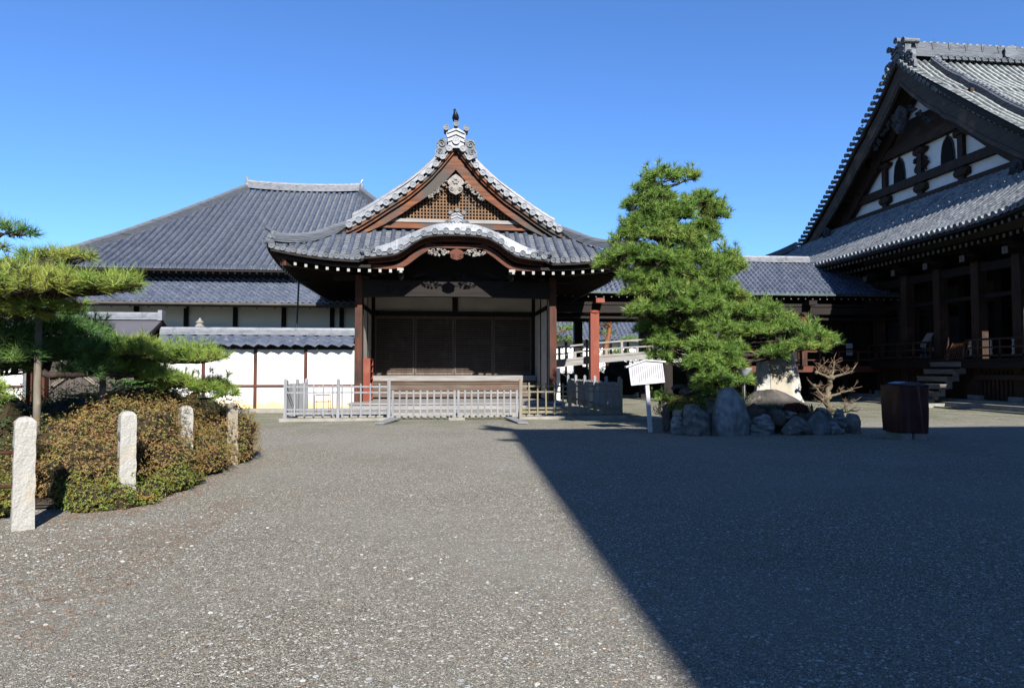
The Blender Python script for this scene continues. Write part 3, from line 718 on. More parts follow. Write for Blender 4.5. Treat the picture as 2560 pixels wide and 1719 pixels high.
# ------------------------------------------------------------------ white boundary walls with tiled coping
def boundary_wall(label, x0, x1, y, posts, seed, endcap=None):
    t = thing('boundary_wall', label, 'wall', ((x0+x1)/2, y, 0), 'white tile-topped boundary walls')
    m = M(); m.box(x0, x1, y, y+.22, .14, 2.5); build('plaster_panel', m, WALLP, t)
    m = M(); m.box(x0-.05, x1+.02, y-.28, y+.5, -.1, .14); build('stone_base', m, STONE, t)
    for x in posts:
        m = M(); m.box(x-.06, x+.06, y-.035, y+.02, .14, 2.42); build('wall_post', m, REDZ, t)
    m = M(); m.box(x0, x1, y-.05, y+.018, .93, 1.01); build('wall_rail', m, REDX, t)
    m = M(); m.box(x0, x1, y-.06, y+.28, 2.3, 2.43); m.box(x0, x1, y-.30, y+.52, 2.445, 2.475)
    for i in range(int((x1-x0)/.9)): m.box(x0+.1+.9*i, x0+.2+.9*i, y-.26, y-.05, 2.30, 2.44)
    build('eave_board', m, DARKX, t)
    P = lambda u, s: (u, y-.42+s, 2.50+.78*s)
    m = M(); wave_tiles(m, P, x0-.02, x1+.02, lambda u: (0, .5), .42, .16, .043, .035, .06)
    P2 = lambda u, s: (u, y+.64-s, 2.50+.78*s); wave_tiles(m, P2, x0-.02, x1+.02, lambda u: (0, .5), .42, .16, .043, .035, .06)
    build('tile_coping', m, TILE, t)
    m = M(); ridge(m, [(x0-.03, y+.11, 2.84), ((x0+x1)/2, y+.11, 2.84), (x1+.03, y+.11, 2.84)], .34, .2, 4, .07); build('coping_ridge', m, TILE_PALE, t)
    return t
WALLP = mat('sunlit_white_plaster', (.82,.81,.79), (.77,.76,.73), (1,1,2), .85, 0, .08, (12,12,12), k=.85)
def add_stain(mt):      # ochre damp stain creeping up from the foot of the wall
    t = mt.node_tree; N = t.nodes; L = t.links; b = [n for n in N if n.type == 'BSDF_PRINCIPLED'][0]; src = b.inputs['Base Color'].links[0].from_socket
    g = N.new('ShaderNodeNewGeometry'); s = N.new('ShaderNodeSeparateXYZ'); L.new(g.outputs['Position'], s.inputs[0])
    n = N.new('ShaderNodeTexNoise'); n.inputs['Scale'].default_value = 1.1; L.new(g.outputs['Position'], n.inputs['Vector'])
    a = N.new('ShaderNodeMath'); a.operation = 'MULTIPLY_ADD'; L.new(n.outputs[0], a.inputs[0]); a.inputs[1].default_value = -.9; L.new(s.outputs[2], a.inputs[2])
    r = N.new('ShaderNodeMapRange'); r.inputs[1].default_value = .18; r.inputs[2].default_value = -.22; r.clamp = True; L.new(a.outputs[0], r.inputs[0])
    x = N.new('ShaderNodeMix'); x.data_type = 'RGBA'; L.new(r.outputs[0], x.inputs[0]); L.new(src, x.inputs[6]); x.inputs[7].default_value = (.55,.36,.16,1); L.new(x.outputs[2], b.inputs['Base Color'])
add_stain(WALLP)
boundary_wall('white boundary wall with red-brown posts joining the left side of the porch', -9.95, -3.06, 26.0, (-8.45,-6.62,-4.82), 1)
boundary_wall('white boundary wall at the far left edge beyond the gate', -22, -14.6, 26.0, (-19.5,-17.5), 2)
# ------------------------------------------------------------------ gate in the wall
gt = thing('wall_gate', 'wooden gate with crossed braces under a plain grey copper roof, between the two white walls', 'gate', (-12.4, 26.3, 0))
FLAT = mat('plain_grey_copper_roof', (.25,.23,.26), (.21,.20,.225), (.8,.8,.8), .5, .3, .05, (4,4,4))
m = M()
for sg in (-1, 1):
    m.strip([(-16.2, 26.9, 3.42), (-10.25, 26.9, 3.42)], [(-16.2, 26.9, 3.34), (-10.25, 26.9, 3.34)], .001)
m = M(); prof = [(-1.35,-.62),(-.9,-.42),(-.45,-.2),(0,.02),(.45,-.2),(.9,-.42),(1.35,-.62)]
m.prism([(a, b) for a, b in prof] + [(a, b-.07) for a, b in prof[::-1]], (-16.2, 26.9, 3.42), (0,1,0), (0,0,1), (5.95,0,0)); build('roof', m, FLAT, gt)
m = M(); ridge(m, [(-16.2, 26.9, 3.42), (-13, 26.9, 3.42), (-10.35, 26.9, 3.42)], .34, .22, 4, .06)
m.box(-10.35, -10.2, 26.72, 27.08, 3.4, 3.78); build('ridge', m, TILE_PALE, gt)
m = M()
for a, b in zip(prof, prof[1:]): m.bar((-10.3, 26.9+a[0]*.97, 3.28+a[1]), (-10.3, 26.9+b[0]*.97, 3.28+b[1]), .07, .16, (1,0,0))
m.box(-15.6, -10.5, 26.75, 26.95, 2.55, 2.8); m.prism([(-1.2,-.62),(0,-.08),(1.2,-.62)], (-10.42, 26.9, 3.3), (0,1,0), (0,0,1), (-.06,0,0))
build('gable_board', m, DARKX, gt)
for x in (-14.35, -10.75):
    m = M(); m.box(x-.16, x+.16, 26.6, 26.9, 0, 2.56); build('gate_post', m, REDZ, gt)
for x in (-14.75, -10.3): 
    m = M(); m.box(x-.13, x+.13, 26.62, 26.8, 0, 2.3); build('gate_post', m, REDZ, gt)
m = M(); m.box(-14.19, -10.91, 26.9, 26.96, .1, 2.5)
for i in range(12): m.box(-14.15+.27*i, -14.12+.27*i, 26.87, 26.9, .1, 2.5)
build('gate_door', m, wood('grey_gate_boards', (.16,.13,.11), (.09,.075,.065), 'z'), gt)
m = M(); BAMB = mat('pale_brace_bamboo', (.38,.32,.24), (.28,.23,.17), (8,8,8), .6)
for dx in (0, .12):
    m.tube([(-14.1+dx, 26.84, 2.15), (-12.5+dx, 26.84, .95)], .03, 6); m.tube([(-14.1+dx, 26.80, .95), (-12.5+dx, 26.80, 2.15)], .03, 6)
build('cross_brace', m, BAMB, gt)
# stone finial and lightning rod
m = M(); c = (-9.1, 27.5)
for z0, z1, r0, r1 in ((0,2.6,.16,.13),(2.6,2.75,.24,.24),(2.75,3.02,.13,.12),(3.02,3.1,.2,.2),(3.1,3.2,.13,.13),(3.2,3.27,.17,.17),(3.27,3.36,.12,.12),(3.36,3.42,.15,.14),(3.42,3.5,.1,.05),(3.5,3.56,.05,.01)):
    m.tube([(c[0],c[1],z0),(c[0],c[1],z1)], [r0,r1], 12)
solo('stone_finial', m, STONE, 'cream stone pagoda finial poking above the left boundary wall', 'stone lantern', smooth=False)
m = M(); m.tube([(-5.36,27,0),(-5.36,27,3.2),(-5.30,27,4.95)], .035, 6); m.tube([(-5.30,27,4.93),(-4.9,27,4.95)], .02, 5)
solo('thin_pole', m, mat('dark_blue_paint', (.03,.045,.08), rough=.4), 'thin dark blue pole with a short arm behind the left boundary wall', 'pole')
# ------------------------------------------------------------------ hall on the left with a great hipped roof
hall = thing('temple_quarters', 'long temple hall on the left with a hipped roof above a lower pent roof', 'building', (-9, 42, 0))
htab = [(0,6.75),(2.2,7.95),(5,9.62),(8,11.55),(11,13.55)]
hz = lambda s: interp(smooth_h, s)
smooth_h = smooth_tab(htab, 50)
XL, XR, YH = -19.7, 1.9, 36.0        # eave corners
def Ph(u, s): return (u, YH+s, hz(s) + .25*max(0, (XL+3-u)/3)**2*max(0,1-s/4)**2)
def rng_h(u):
    a = (u-XL)*11/7.1; b = (XR-u)*11/7.1; return (0, max(0, min(11, a, b)))
m = M(); us = [XL+.2+.37*k for k in range(58)]
pn = M(); round_tiles(m, Ph, us, rng_h, .118, .45, True, 4); pan_tiles(pn, Ph, us, rng_h, .07, .22, .04)
# left flank, seen edge-on
def Phl(u, s): return (XL+s*7.1/11, u, hz(s))
def rng_hl(u): return (0, max(0, min(10.6, (u-YH)-.45, (58-u)-.45)))
ul = [YH+.3+.37*k for k in range(58)]
round_tiles(m, Phl, ul, rng_hl, .10, .8, True, 4); pan_tiles(pn, Phl, ul, rng_hl, .04, .4, .03)
def Phr(u, s): return (XR-s*7.1/11, u, hz(s))
pan_tiles(pn, Phr, ul, rng_hl, .04, .4, .03)
build('roof_cover_tiles', m, TILE, hall); build('roof_pan_tiles', pn, TILE_PAN, hall)
m = M(); RP = -12.6; RQ = -5.2
pts = [(RP+(RQ-RP)*i/12, 47, 13.5+.14*abs(i/6-1)**2.2) for i in range(13)]; ridge(m, pts, .6, .48, 6, .11)
for x, sg in ((RP,-1),(RQ,1)):
    m.blob((x+sg*.05, 47, 13.85), (.14,.3,.4), 3, .4, 2, 2); m.tube([(x,47,14.1),(x+sg*.06,47,14.35),(x+sg*.16,47,14.48)], [.09,.07,.03], 6)
build('main_ridge', m, TILE_PALE, hall)
for x0, sg, xe in ((RP,-1,XL), (RQ,1,XR)):
    m = M(); pts = [(x0+(xe-x0)*i/20, 47-11*i/20, hz(11-11*i/20)-.25) for i in range(21)]; ridge(m, pts, .55, .62, 7, .1); build('hip_ridge', m, RIDGE, hall)
m = M(); sheet(m, Ph, XL, XR, rng_h, -.10, 30, 4, .12); sheet(m, Phl, YH, 58, rng_hl, -.10, 30, 4, .12); tips = M()
m.box(XL+.4, XR-.4, YH+.3, YH+.42, 6.42, 6.62)
for i in range(60): 
    x = XL+.4+.36*i; m.bar((x, YH+.25, 6.5), (x, YH+2.2, 6.9), .08, .1); tips.box(x-.04, x+.04, YH+.225, YH+.25, 6.45, 6.55)
build2('eave_rafters', [(m, DARKY), (tips, WHITE_END)], hall)
def Pp(u, s): return (u, 35+s, 4.92+.66*s)
m = M(); wave_tiles(m, Pp, -20.6, -2.0, lambda u: (0, max(0.0, min(3.1, (u+20.6)))), .34, .27, .06, .055, .06)
build('pent_roof', m, TILE, hall)
m = M(); m.box(-20.4, -2.0, 35.05, 35.2, 4.66, 4.84); m.tube([(-20.5, 34.93, 4.80), (-5.5, 34.93, 4.78)], .075, 8)
for i in range(22): m.bar((-20+i*.82, 34.96, 4.72), (-20+i*.82, 35.1, 4.90), .02, .03)
build('gutter', m, mat('aged_brown_gutter', (.17,.14,.11), (.10,.09,.08), (2,2,2), .6), hall)
m = M(); tips = M()
for i in range(21):
    x = -20.1+.86*i; m.bar((x, 35.2, 4.70), (x, 38, 6.3), .1, .12); tips.box(x-.05, x+.05, 35.17, 35.2, 4.57, 4.66)
m.box(-20.3, -2, 35.4, 38.1, 4.86, 4.9) if False else None
sheet(m, Pp, -20.5, -2.0, lambda u: (0.1, 3.0), -.08, 6, 3, .06)
build2('pent_rafters', [(m, DARKY), (tips, WHITE_END)], hall)
m = M(); m.box(-19.5, -2, 38, 38.3, 0, 7.0); m.box(-19.5, -19.2, 38.3, 56, 0, 7.0); m.box(-2.3, -2, 38.3, 56, 0, 7.0); build('wall', m, PLASTER, hall)
m = M()
for x in (-18.3,-15.78,-13.26,-10.74,-8.22,-5.67,-5.16,-3.1): m.box(x-.11, x+.11, 37.88, 38.0, 0, 5.6)
build('wall_posts', m, DARKZ, hall)
m = M(); m.box(-19.5, -2, 37.8, 37.99, 3.62, 3.80); m.box(-19.5, -2, 37.84, 37.99, 4.95, 5.3); m.box(-19.5,-2,37.9,37.995,0,3.6)
build('wall_beam', m, DARKX, hall)
P3 = lambda u, s: (u, 36.9+s, 3.55+.2*s)
# ------------------------------------------------------------------ main hall on the right, gable towards the yard
mh = thing('main_hall', 'huge wooden main hall on the right with carved gable, sweeping tiled roof and pillared veranda', 'temple hall', (24, 33.4, 0))
YC = 33.15
Ft = smooth_tab([(0,18.1),(1.44,16.6),(2.36,15.75),(2.95,15.15),(5.5,13.05),(8.2,11.05),(10.35,9.6),(12.2,8.6),(14,7.8)], 80)
def F(t): return interp(Ft, abs(t))
Gt = smooth_tab([(0,7.18),(1.5,7.98),(3.7,9.55),(5.2,10.65)], 30)
XE = 20.3
def lifty(y): d = abs(y-YC); return .6*(max(0, d-8.5)/5.5)**2
def Pe(u, s): return (XE+s, u, interp(Gt, s) + lifty(u)*max(0, 1-s/4.5))
def rng_e(u): return (0, max(0, min(5.25, 14.05-abs(u-YC))))
m = M(); us = [YC + .31*(k+.5) for k in range(-45, 45)]
round_tiles(m, Pe, us, rng_e, .085, .3, True, 5); pan_tiles(m, Pe, us, rng_e, .035, .17, .028)
build('pent_roof', m, TILE_BRIGHT, mh, smooth=True)
def Pm(u, s): return (u, YC-14+s, F(14-s) + .6*max(0, (24-u)/3.7)**2*max(0,1-s/4))
def rng_m(u): return (0, 13.7) if u >= 24 else (0, max(0, (u-XE)))
m = M(); um = [24.75+.36*k for k in range(66)]
round_tiles(m, Pm, um, rng_m, .10, .36, True, 5); pan_tiles(m, Pm, [24.35]+um, rng_m, .035, .22, .028)
round_tiles(m, Pm, [20.8+.36*k for k in range(9)], rng_m, .09, .36, True, 4); pan_tiles(m, Pm, [20.5+.36*k for k in range(11)], rng_m, .035, .22)
def Pb(u, s): return (u, YC+14-s, F(14-s))
pan_tiles(m, Pb, [24.3+.8*k for k in range(32)], rng_m, .035, .5)
t_ = .5; vt = []
while t_ < 10.6: vt.append(t_); q = (F(t_+.05)-F(t_-.05))/.1; t_ += .37/math.sqrt(1+q*q)
for sg in (-1, 1):
    for t_ in vt:
        y = YC+sg*t_; z = F(t_)+.02
        m.tube([(23.95,y,z),(24.6,y,z+.04)], .10, 8); m.disc((23.95,y,z), (-1,0,0), .13, .05)
        m.blob((24.0,y+sg*.17,z-.20), (.05,.11,.06), 1, .05, 1)
build('main_roof', m, TILE_OLD, mh, smooth=True)
m = M()
pts = [(24.3+26*i/14, YC, 18.0+.0*i) for i in range(15)]
ridge(m, pts, .85, .80, 14, .13)
for k in range(62):
    x = 26.0+.38*k; m.tube([(x,YC-.42,18.0),(x,YC-.62,17.92)], .10, 8); m.disc((x,YC-.62,17.92), (0,-1,-.2), .12, .04); m.box(x+.1,x+.28,YC-.58,YC-.4,17.84,17.9)
for k in range(70): m.blob((24.6+.38*k, YC, 18.92), (.17,.13,.10), k, .05, 1)
for k in range(26): m.tube([(25.0+.95*k,YC-.40,18.96),(25.0+.95*k,YC-.50,18.80),(25.0+.95*k,YC-.44,18.42)], .02, 4)
m.prism([(.36*math.cos(a)*(1+.12*math.cos(5*a)), .36*math.sin(a)*(1+.12*math.cos(5*a))) for a in [i*math.pi/12 for i in range(24)]], (30.3,YC-.46,18.40), (1,0,0), (0,0,1), (0,-.1,0))
build('main_ridge', m, RIDGE, mh)
m = M(); round_crest(m, (24.25, YC, 17.6), (-1,0,0), (0,1,0), 1.5)
for k in range(5): m.box(24.3,24.95,YC-1.05,YC-.85,16.9+.2*k,17.05+.2*k) if False else None
build('ridge_end_crest', m, CREST, mh)
for sg in (-1, 1):
    m = M(); pts = [(25.75, YC+sg*t, F(t)+.05) for t in [.7+i*.5 for i in range(19)]]; ridge(m, pts, .5, .42, 5, .13)
    for i in range(40): t = .8+i*.235; m.blob((25.75, YC+sg*t, F(t)+.52), (.15,.17,.10), i, .04, 1)
    build('descending_ridge', m, RIDGE, mh)
    m = M(); pts = [(24.1-(24.1-XE)*q, YC+sg*(10.3+3.6*q), F(10.3+3.6*q)+.05+.55*q**2) for q in [i/10 for i in range(11)]]; ridge(m, pts, .45, .35, 5, .11); build('hip_ridge', m, RIDGE, mh)
SHW = wood('aged_gable_board', (.17,.135,.11), (.08,.06,.05), 'y', c3=(.27,.19,.13))
m = M()
for sg in (-1, 1):
    ts = [i*.3 for i in range(36)]
    m.strip([(24.12, YC+sg*t, F(t)-.15) for t in ts], [(24.12, YC+sg*t, F(t)-.34) for t in ts], .12, (1,0,0))
    m.strip([(24.30, YC+sg*t, F(t)-.40) for t in ts], [(24.30, YC+sg*t, F(t)-(1.55-.04*t)) for t in ts], .16, (1,0,0))
    m.strip([(24.27, YC+sg*t, F(t)-(1.30-.04*t)) for t in ts], [(24.27, YC+sg*t, F(t)-(1.36-.04*t)) for t in ts], .03, (1,0,0))
build('bargeboard', m, SHW, mh)
CARV = mat('dark_carved_wood', (.10,.095,.10), (.05,.045,.045), (6,6,6), .8, 0, .3)
def pendant(y, z, s, nm):
    m = M(); hp = [(a*1.6*s, b*1.6*s) for a, b in heart]; m.prism(hp, (24.3, y, z), (0,1,0), (0,0,1), (-.1,0,0))
    m.blob((24.22, y, z+.2*s), (.12*s,.28*s,.28*s), 2, .3, 2); m.blob((24.2, y, z+.8*s), (.1,.2*s,.2*s), 2, .3, 2)
    for q in (-1, 1): scroll(m, (24.2, y+q*.3*s, z+.45*s), (0,1,0), (0,0,1), .2*s, 1.3, .05*s, q, 20, (-.03,0,0))
    for q in (-1, 1):
        for k in range(6):
            leafy_carving(m, (24.34, y+q*(.6+.24*k)*s, z+(.95-.2*k)*s*nm), .14*s, .16*s, 5, int(k+y*3), (-1,0,0), (0,1,0), .1*s)
    return m
m = pendant(YC-.05, 14.0, 1.15, 1)
build('gable_pendant', m, CARV, mh)
for y in (YC-7.2, YC+6.9): build('gable_pendant', pendant(y, F(7)-2.35, .72, .4), CARV, mh)
m = M(); pts = [(-9.0, 10.15)] + [(t, F(t)-.9) for t in [-9+i*.5 for i in range(37)]] + [(9.0, 10.15)]
m.prism(pts, (25.5, YC, 0), (0,1,0), (0,0,1), (.2,0,0)); build('gable_plaster_wall', m, PLASTER, mh)
m = M(); m.box(25.2, 25.49, YC-8.3, YC+8.0, 11.40, 11.84); m.box(25.15, 25.49, YC-8.9, YC+8.9, 10.50, 10.72)
m.box(25.15, 25.49, YC-4.2, YC+4.2, 13.33, 13.85); m.box(25.3, 25.49, YC-3.6, YC+3.6, 13.85, 15.0)
for t0, t1 in ((3.3,8.0),):
    for sg in (-1,1): m.bar((24.9, YC+sg*.3, 15.0), (24.9, YC+sg*7.8, 11.0), .25, .5, (1,0,0)) if False else None
for sg in (-1, 1):
    ts = [i*.4 for i in range(22)]
    m.strip([(25.1, YC+sg*t, F(t)-1.3) for t in ts], [(25.1, YC+sg*t, F(t)-2.0) for t in ts], .3, (1,0,0))
build('gable_beam', m, OLDZ, mh)
for y in (YC-1.35+.0, YC+3.0, YC-5.2):
    pass
for y, w_ in ((YC+2.85,.17), (YC,.17), (YC-2.85,.17)):
    m = M()
    m.box(25.28, 25.48, y-w_, y+w_, 10.72, 13.3)
    m.blob((25.4, y, 11.15), (.25,.55,.3), 3, .3, 2); m.blob((25.4, y, 13.1), (.25,.55,.22), 5, .3, 2)
    if y == YC: leafy_carving(m, (25.4, YC, 12.3), .42, .6, 26, 77, (-1,0,0), (0,1,0), .16)
    build('gable_strut', m, OLDZ, mh)
for y0 in (YC+1.75, YC-1.85):
    o_ = [(-.42,0),(-.40,.5),(-.33,.95),(-.22,1.2),(-.08,1.32),(0,1.45),(.08,1.32),(.22,1.2),(.33,.95),(.40,.5),(.42,0)]
    m = M(); m.prism([(a*1.18-.0, b*1.05) for a, b in o_], (25.48, y0, 11.86), (0,1,0), (0,0,1), (-.03,0,0)); fr_ = build('cusped_window', m, CARV, mh)
    m = M(); m.prism([(a*.95, b*.93) for a, b in o_], (25.44, y0, 11.88), (0,1,0), (0,0,1), (-.02,0,0)); build('opening_dark_plate', m, BLACK, fr_)  # solid black plate; the dark inside the window is its colour
m = M(); sheet(m, Pe, YC-13.8, YC+13.8, rng_e, -.12, 60, 4, .1)
sheet(m, Pm, 24.15, 50, rng_m, -.12, 8, 12, .12); sheet(m, Pm, 20.5, 24.0, rng_m, -.12, 6, 5, .1); sheet(m, Pb, 24.15, 50, rng_m, -.12, 8, 12, .12)
tips = M()
for k in range(86):
    y = YC+.31*(k-43); lf = lifty(y); d = abs(y-YC); L1 = max(.3, min(2.2, 14-d)); L2 = max(.3, min(1.2, 14-d))
    m.bar((XE+.2, y, 6.85+lf), (XE+.2+L1, y, 7.0+lf+.3*L1*.9), .09, .11); tips.box(XE+.17, XE+.2, y-.05, y+.05, 6.79+lf, 6.91+lf)
    if d < 12.8: m.bar((XE+1.1, y, 6.62+lf*.8), (XE+1.1+L1, y, 6.75+lf*.8+.2*L1), .10, .13); tips.box(XE+1.07, XE+1.1, y-.055, y+.055, 6.55+lf*.8, 6.69+lf*.8)
for k in range(-6, 7):
    y = 28.3+2.17*k
    m.box(XE+1.5, 22.5, y-.12, y+.12, 6.05, 6.3); tips.box(XE+1.47, XE+1.5, y-.13, y+.13, 6.04, 6.31); m.blob((22.3, y, 6.35), (.5,.3,.2), k+9, .1, 2); m.box(21.9, 22.9, y-.22, y+.22, 6.4, 6.55)
m.strip([(XE+.1, y, 7.1+lifty(y)) for y in [YC-13.9+i*.99 for i in range(29)]], [(XE+.1, y, 6.96+lifty(y)) for y in [YC-13.9+i*.99 for i in range(29)]], .1, (1,0,0))
m.box(22.35, 22.65, YC-11, YC+11, 5.6, 5.95); m.box(22.3, 22.7, YC-11, YC+11, 6.6, 6.8); m.box(22.3, 26, YC-11, YC+12, 6.9, 7.0)
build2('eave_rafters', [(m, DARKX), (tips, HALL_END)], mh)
cols = [19.7, 21.9, 24.05, 26.1, 28.3, 30.45, 32.6, 34.8, 37.0, 39.2, 41.4, 43.6]
for y in cols:
    m = M(); m.box(22.29, 22.71, y-.2, y+.2, .5, 6.05); c_ = build('veranda_column', m, OLDZ, mh)
    b = M(); b.box(22.15, 22.85, y-.35, y+.35, .3, .5); build('column_base', b, STONE, c_)
for y in cols[::1]:
    m = M(); m.box(25.3, 25.7, y-.2, y+.2, 2.0, 6.9); build('inner_column', m, DARKZ, mh)
m = M(); m.box(25.75, 25.9, 19, 44, 2, 6.95); build('inner_wall', m, DARKX, mh)
for k, y in enumerate(cols[:-1]):
    m = M()
    if k % 2: m.box(25.69, 25.74, y+.45, y+1.7, 2.3, 4.2)
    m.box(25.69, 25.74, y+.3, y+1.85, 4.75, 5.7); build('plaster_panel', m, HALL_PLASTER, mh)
m = M()
for z in (4.35, 4.62, 2.25): m.box(25.55, 25.69, 19, 44, z, z+.13)
for z in (4.5, ): m.box(22.42, 22.58, 19, 44, z, z+.16)
build('tie_beam', m, DARKY, mh)
m = M(); m.box(21.85, 25.7, 18.8, 44.5, 1.88, 2.0); m.box(21.8, 21.95, 18.8, 44.5, 1.62, 1.878); build('veranda_floor', m, DARKY, mh)
m = M(); m.box(22.1, 22.25, 18.8, 26.0, 1.15, 1.35)
for k in range(120):
    y = 18.9+.21*k
    if not 26.2 < y < 28.2: m.box(22.3, 22.34, y, y+.12, .32, 1.5)
m.box(22.36, 22.42, 18.8, 44.5, .3, 1.88)
build('under_floor_lattice', m, OLDZ, mh)
for y0, y1 in ((19.0, 26.15), (28.3, 44)):
    m = M(); m.tube([(21.98, y0, 2.78), (21.98, y1, 2.78)], .045, 8); m.box(21.95, 22.01, y0, y1, 2.42, 2.48); m.box(21.94, 22.02, y0, y1, 2.08, 2.16); y = y0
    while y <= y1: m.box(21.94, 22.02, y-.04, y+.04, 2.0, 2.75); y += 1.1
    if y0 < 20: m.tube([(21.98, y1, 2.78), (21.98, y1+.16, 2.70), (21.98, y1+.22, 2.5), (21.98, y1+.24, 2.0)], .05, 8)
    build('veranda_rail', m, OLDZ, mh)
for y in (26.0, 24.95, 23.9):
    m = M(); m.tube([(21.98, y, 2.16), (21.98, y, 2.3), (21.98, y, 2.42)], [.06,.035,.06], 8); m.tube([(21.98, y, 2.48), (21.98, y, 2.6), (21.98, y, 2.74)], [.05,.035,.05], 8)
    build('rail_strut', m, GREYZ, mh)
STAIRW = wood('worn_stair_wood', (.34,.31,.28), (.20,.175,.15), 'y')
for k in range(6):
    m = M(); z = 1.98-.31*k; x = 22.1-.32*k; m.box(x-.32, x+.06, 26.32, 28.08, z-.30, z-.162); m.box(x-.34, x, 26.3, 28.1, z-.158, z-.10); m.box(x-.28, x-.1, 26.3, 26.45, max(.3,z-.6), z-.302)
    build('stair_tread', m, STAIRW, mh)
m = M(); m.box(20.95, 50, 17.5, 46.5, -.1, .22); m.box(21.5, 50, 18.2, 45.8, .224, .32); m.box(20.0, 20.95, 26.2, 28.2, -.05, .16); m.box(20.2,20.8,26.3,28.1,.164,.36) if False else None
build('stone_platform', m, STONE, mh)
m = M(); m.box(20.42, 20.56, 17.5, 46.5, -.05, .05); solo('gutter_kerb', m, STONE, 'long white stone gutter kerb along the foot of the main hall', 'kerb')
# things on the veranda
m = M()
m.bar((22.35, 27.95, 2.04), (22.75, 27.9, 2.72), .05, .06); m.bar((22.35, 26.72, 2.04), (22.75, 27.0, 2.72), .06, .07)
m.bar((22.37, 27.95, 2.06), (22.37, 26.72, 2.06), .05, .05); m.bar((22.75, 27.9, 2.7), (22.75, 27.0, 2.7), .05, .05)
for k in range(8): q = k/8; m.bar((22.38, 27.8-1.0*q, 2.06), (22.74, 27.8-.75*q, 2.7), .03, .03)
solo('slatted_barrier', m, wood('orange_barrier_wood', (.24,.10,.05), (.14,.06,.03), 'z'), 'low slatted wooden barrier leaning at the head of the hall stairs', 'barrier')
m = M(); m.bar((22.9, 30.0, 2.55), (22.7, 29.15, 3.25), .5, .03, (1,0,0)); m.add([(22.6,30.05,2.8),(22.6,29.2,3.15),(22.9,29.2,2.75)],[(0,1,2),(2,1,0)]) if False else None
m = M(); m.prism([(0,.55),(.62,1.2),(1.05,1.2),(.45,.55)], (22.8, 30.2, 2.05), (0,-1,0), (0,0,1), (.03,0,0)); m.box(22.84, 22.88, 29.4, 29.45, 2.0, 3.1); m.box(22.84, 22.88, 29.75, 29.8, 2.0, 2.8)
solo('tilted_notice_board', m, GREYX, 'grey notice board propped at a slant behind the veranda rail', 'notice board')
sh = thing('leaflet_shelf', 'low shelf packed with coloured leaflets behind the veranda rail', 'shelf', (22.9, 29.9, 2.0))
m = M(); m.box(22.75, 23.0, 28.75, 31.2, 2.0, 2.06); m.box(22.75, 23.0, 28.75, 31.2, 2.36, 2.40); m.box(22.97, 23.0, 28.75, 31.2, 2.06, 2.75); m.box(22.75,23,28.75,28.79,2.06,2.75); m.box(22.75,23,31.16,31.2,2.06,2.75); build('shelf_case', m, OLDZ, sh)
rnd = random.Random(3)
for k in range(22):
    y = 28.85+.105*k; z = 2.07 if k % 3 else 2.41; m = M(); h = rnd.uniform(.16,.26); m.box(22.78, 22.83, y, y+.085, z, z+h)
    c = rnd.choice([(.35,.40,.40),(.12,.25,.25),(.45,.42,.38),(.30,.12,.10),(.12,.18,.30)]); build('leaflet', m, mat('leaflet_paper', c, rough=.6), sh)
PAPER = mat('paper', (.62,.64,.62), (.55,.57,.56), (5,5,5), .7)
for (y0, y1, z0, z1, lb) in ((32.85,33.25,4.0,4.24,'white notice pinned high on the dark hall wall by the corridor'),(32.85,33.1,3.15,3.44,'white notice pinned low on the dark hall wall by the corridor'),(30.35,30.5,2.75,3.0,'small white notice on the dark cabinet behind the veranda rail')):
    m = M(); m.box(22.74, 22.75, y0, y1, z0, z1)
    for k in range(5): pass
    solo('pinned_notice', m, PAPER, lb, 'notice', 'notices pinned up on the main hall')
    m = M(); m.box(22.755, 22.80, y0-.3, y1+.3, 2.0, 4.6)
    build('notice_panel', m, DARKZ, mh)
# ------------------------------------------------------------------ covered corridor with arched bridge
co = thing('covered_corridor', 'covered timber corridor with a tiled roof linking the porch to the main hall', 'corridor', (13, 33.5, 0))
Pc = lambda u, s: (u, 32+s, 5.32+.68*s); Pc2 = lambda u, s: (u, 38-s, 5.32+.68*s)
m = M(); wave_tiles(m, Pc, 4.8, 23.4, lambda u: (0, 3.0), .26, .25, .052, .045, .06); wave_tiles(m, Pc2, 4.8, 23.4, lambda u: (0, 3.0), .30, .5, .04, .035, .06, 4)
build('roof', m, TILE, co)
m = M(); ridge(m, [(4.8,35,7.32),(12,35,7.32),(20.1,35,7.32)], .4, .28, 4, .09); build('roof_ridge', m, TILE_PALE, co)
m = M(); sheet(m, Pc, 4.8, 23.4, lambda u: (.03, 3.0), -.08, 4, 2, .06); sheet(m, Pc2, 4.8, 23.4, lambda u: (.03, 3.0), -.08, 4, 2, .06); tips = M()
for k in range(49): x = 4.95+.38*k; m.bar((x,32.1,5.10),(x,34.6,6.78),.08,.1); tips.box(x-.03,x+.03,32.075,32.1,5.04,5.10)
m.box(4.7, 23, 31.95, 32.25, 4.28, 4.62); m.box(4.7, 23, 32.0, 32.2, 4.66, 4.8); m.box(4.7, 23, 35.75, 36.0, 4.1, 6.1); m.box(4.7,23,31.98,32.18,4.0,4.10)
for x in (7.5, 11.1, 14.6, 18.1): m.box(x-.15, x+.15, 32.25, 35.75, 4.35, 4.65)
build2('roof_framing', [(m, DARKX), (tips, WHITE_END)], co)
m = M(); m.box(4.75, 23.3, 31.86, 31.98, 5.20, 5.28)
for k in range(20): m.bar((5+k*.95,31.9,5.16),(5+k*.95,31.9,5.32),.02,.03)
build('gutter', m, COPPER, co)
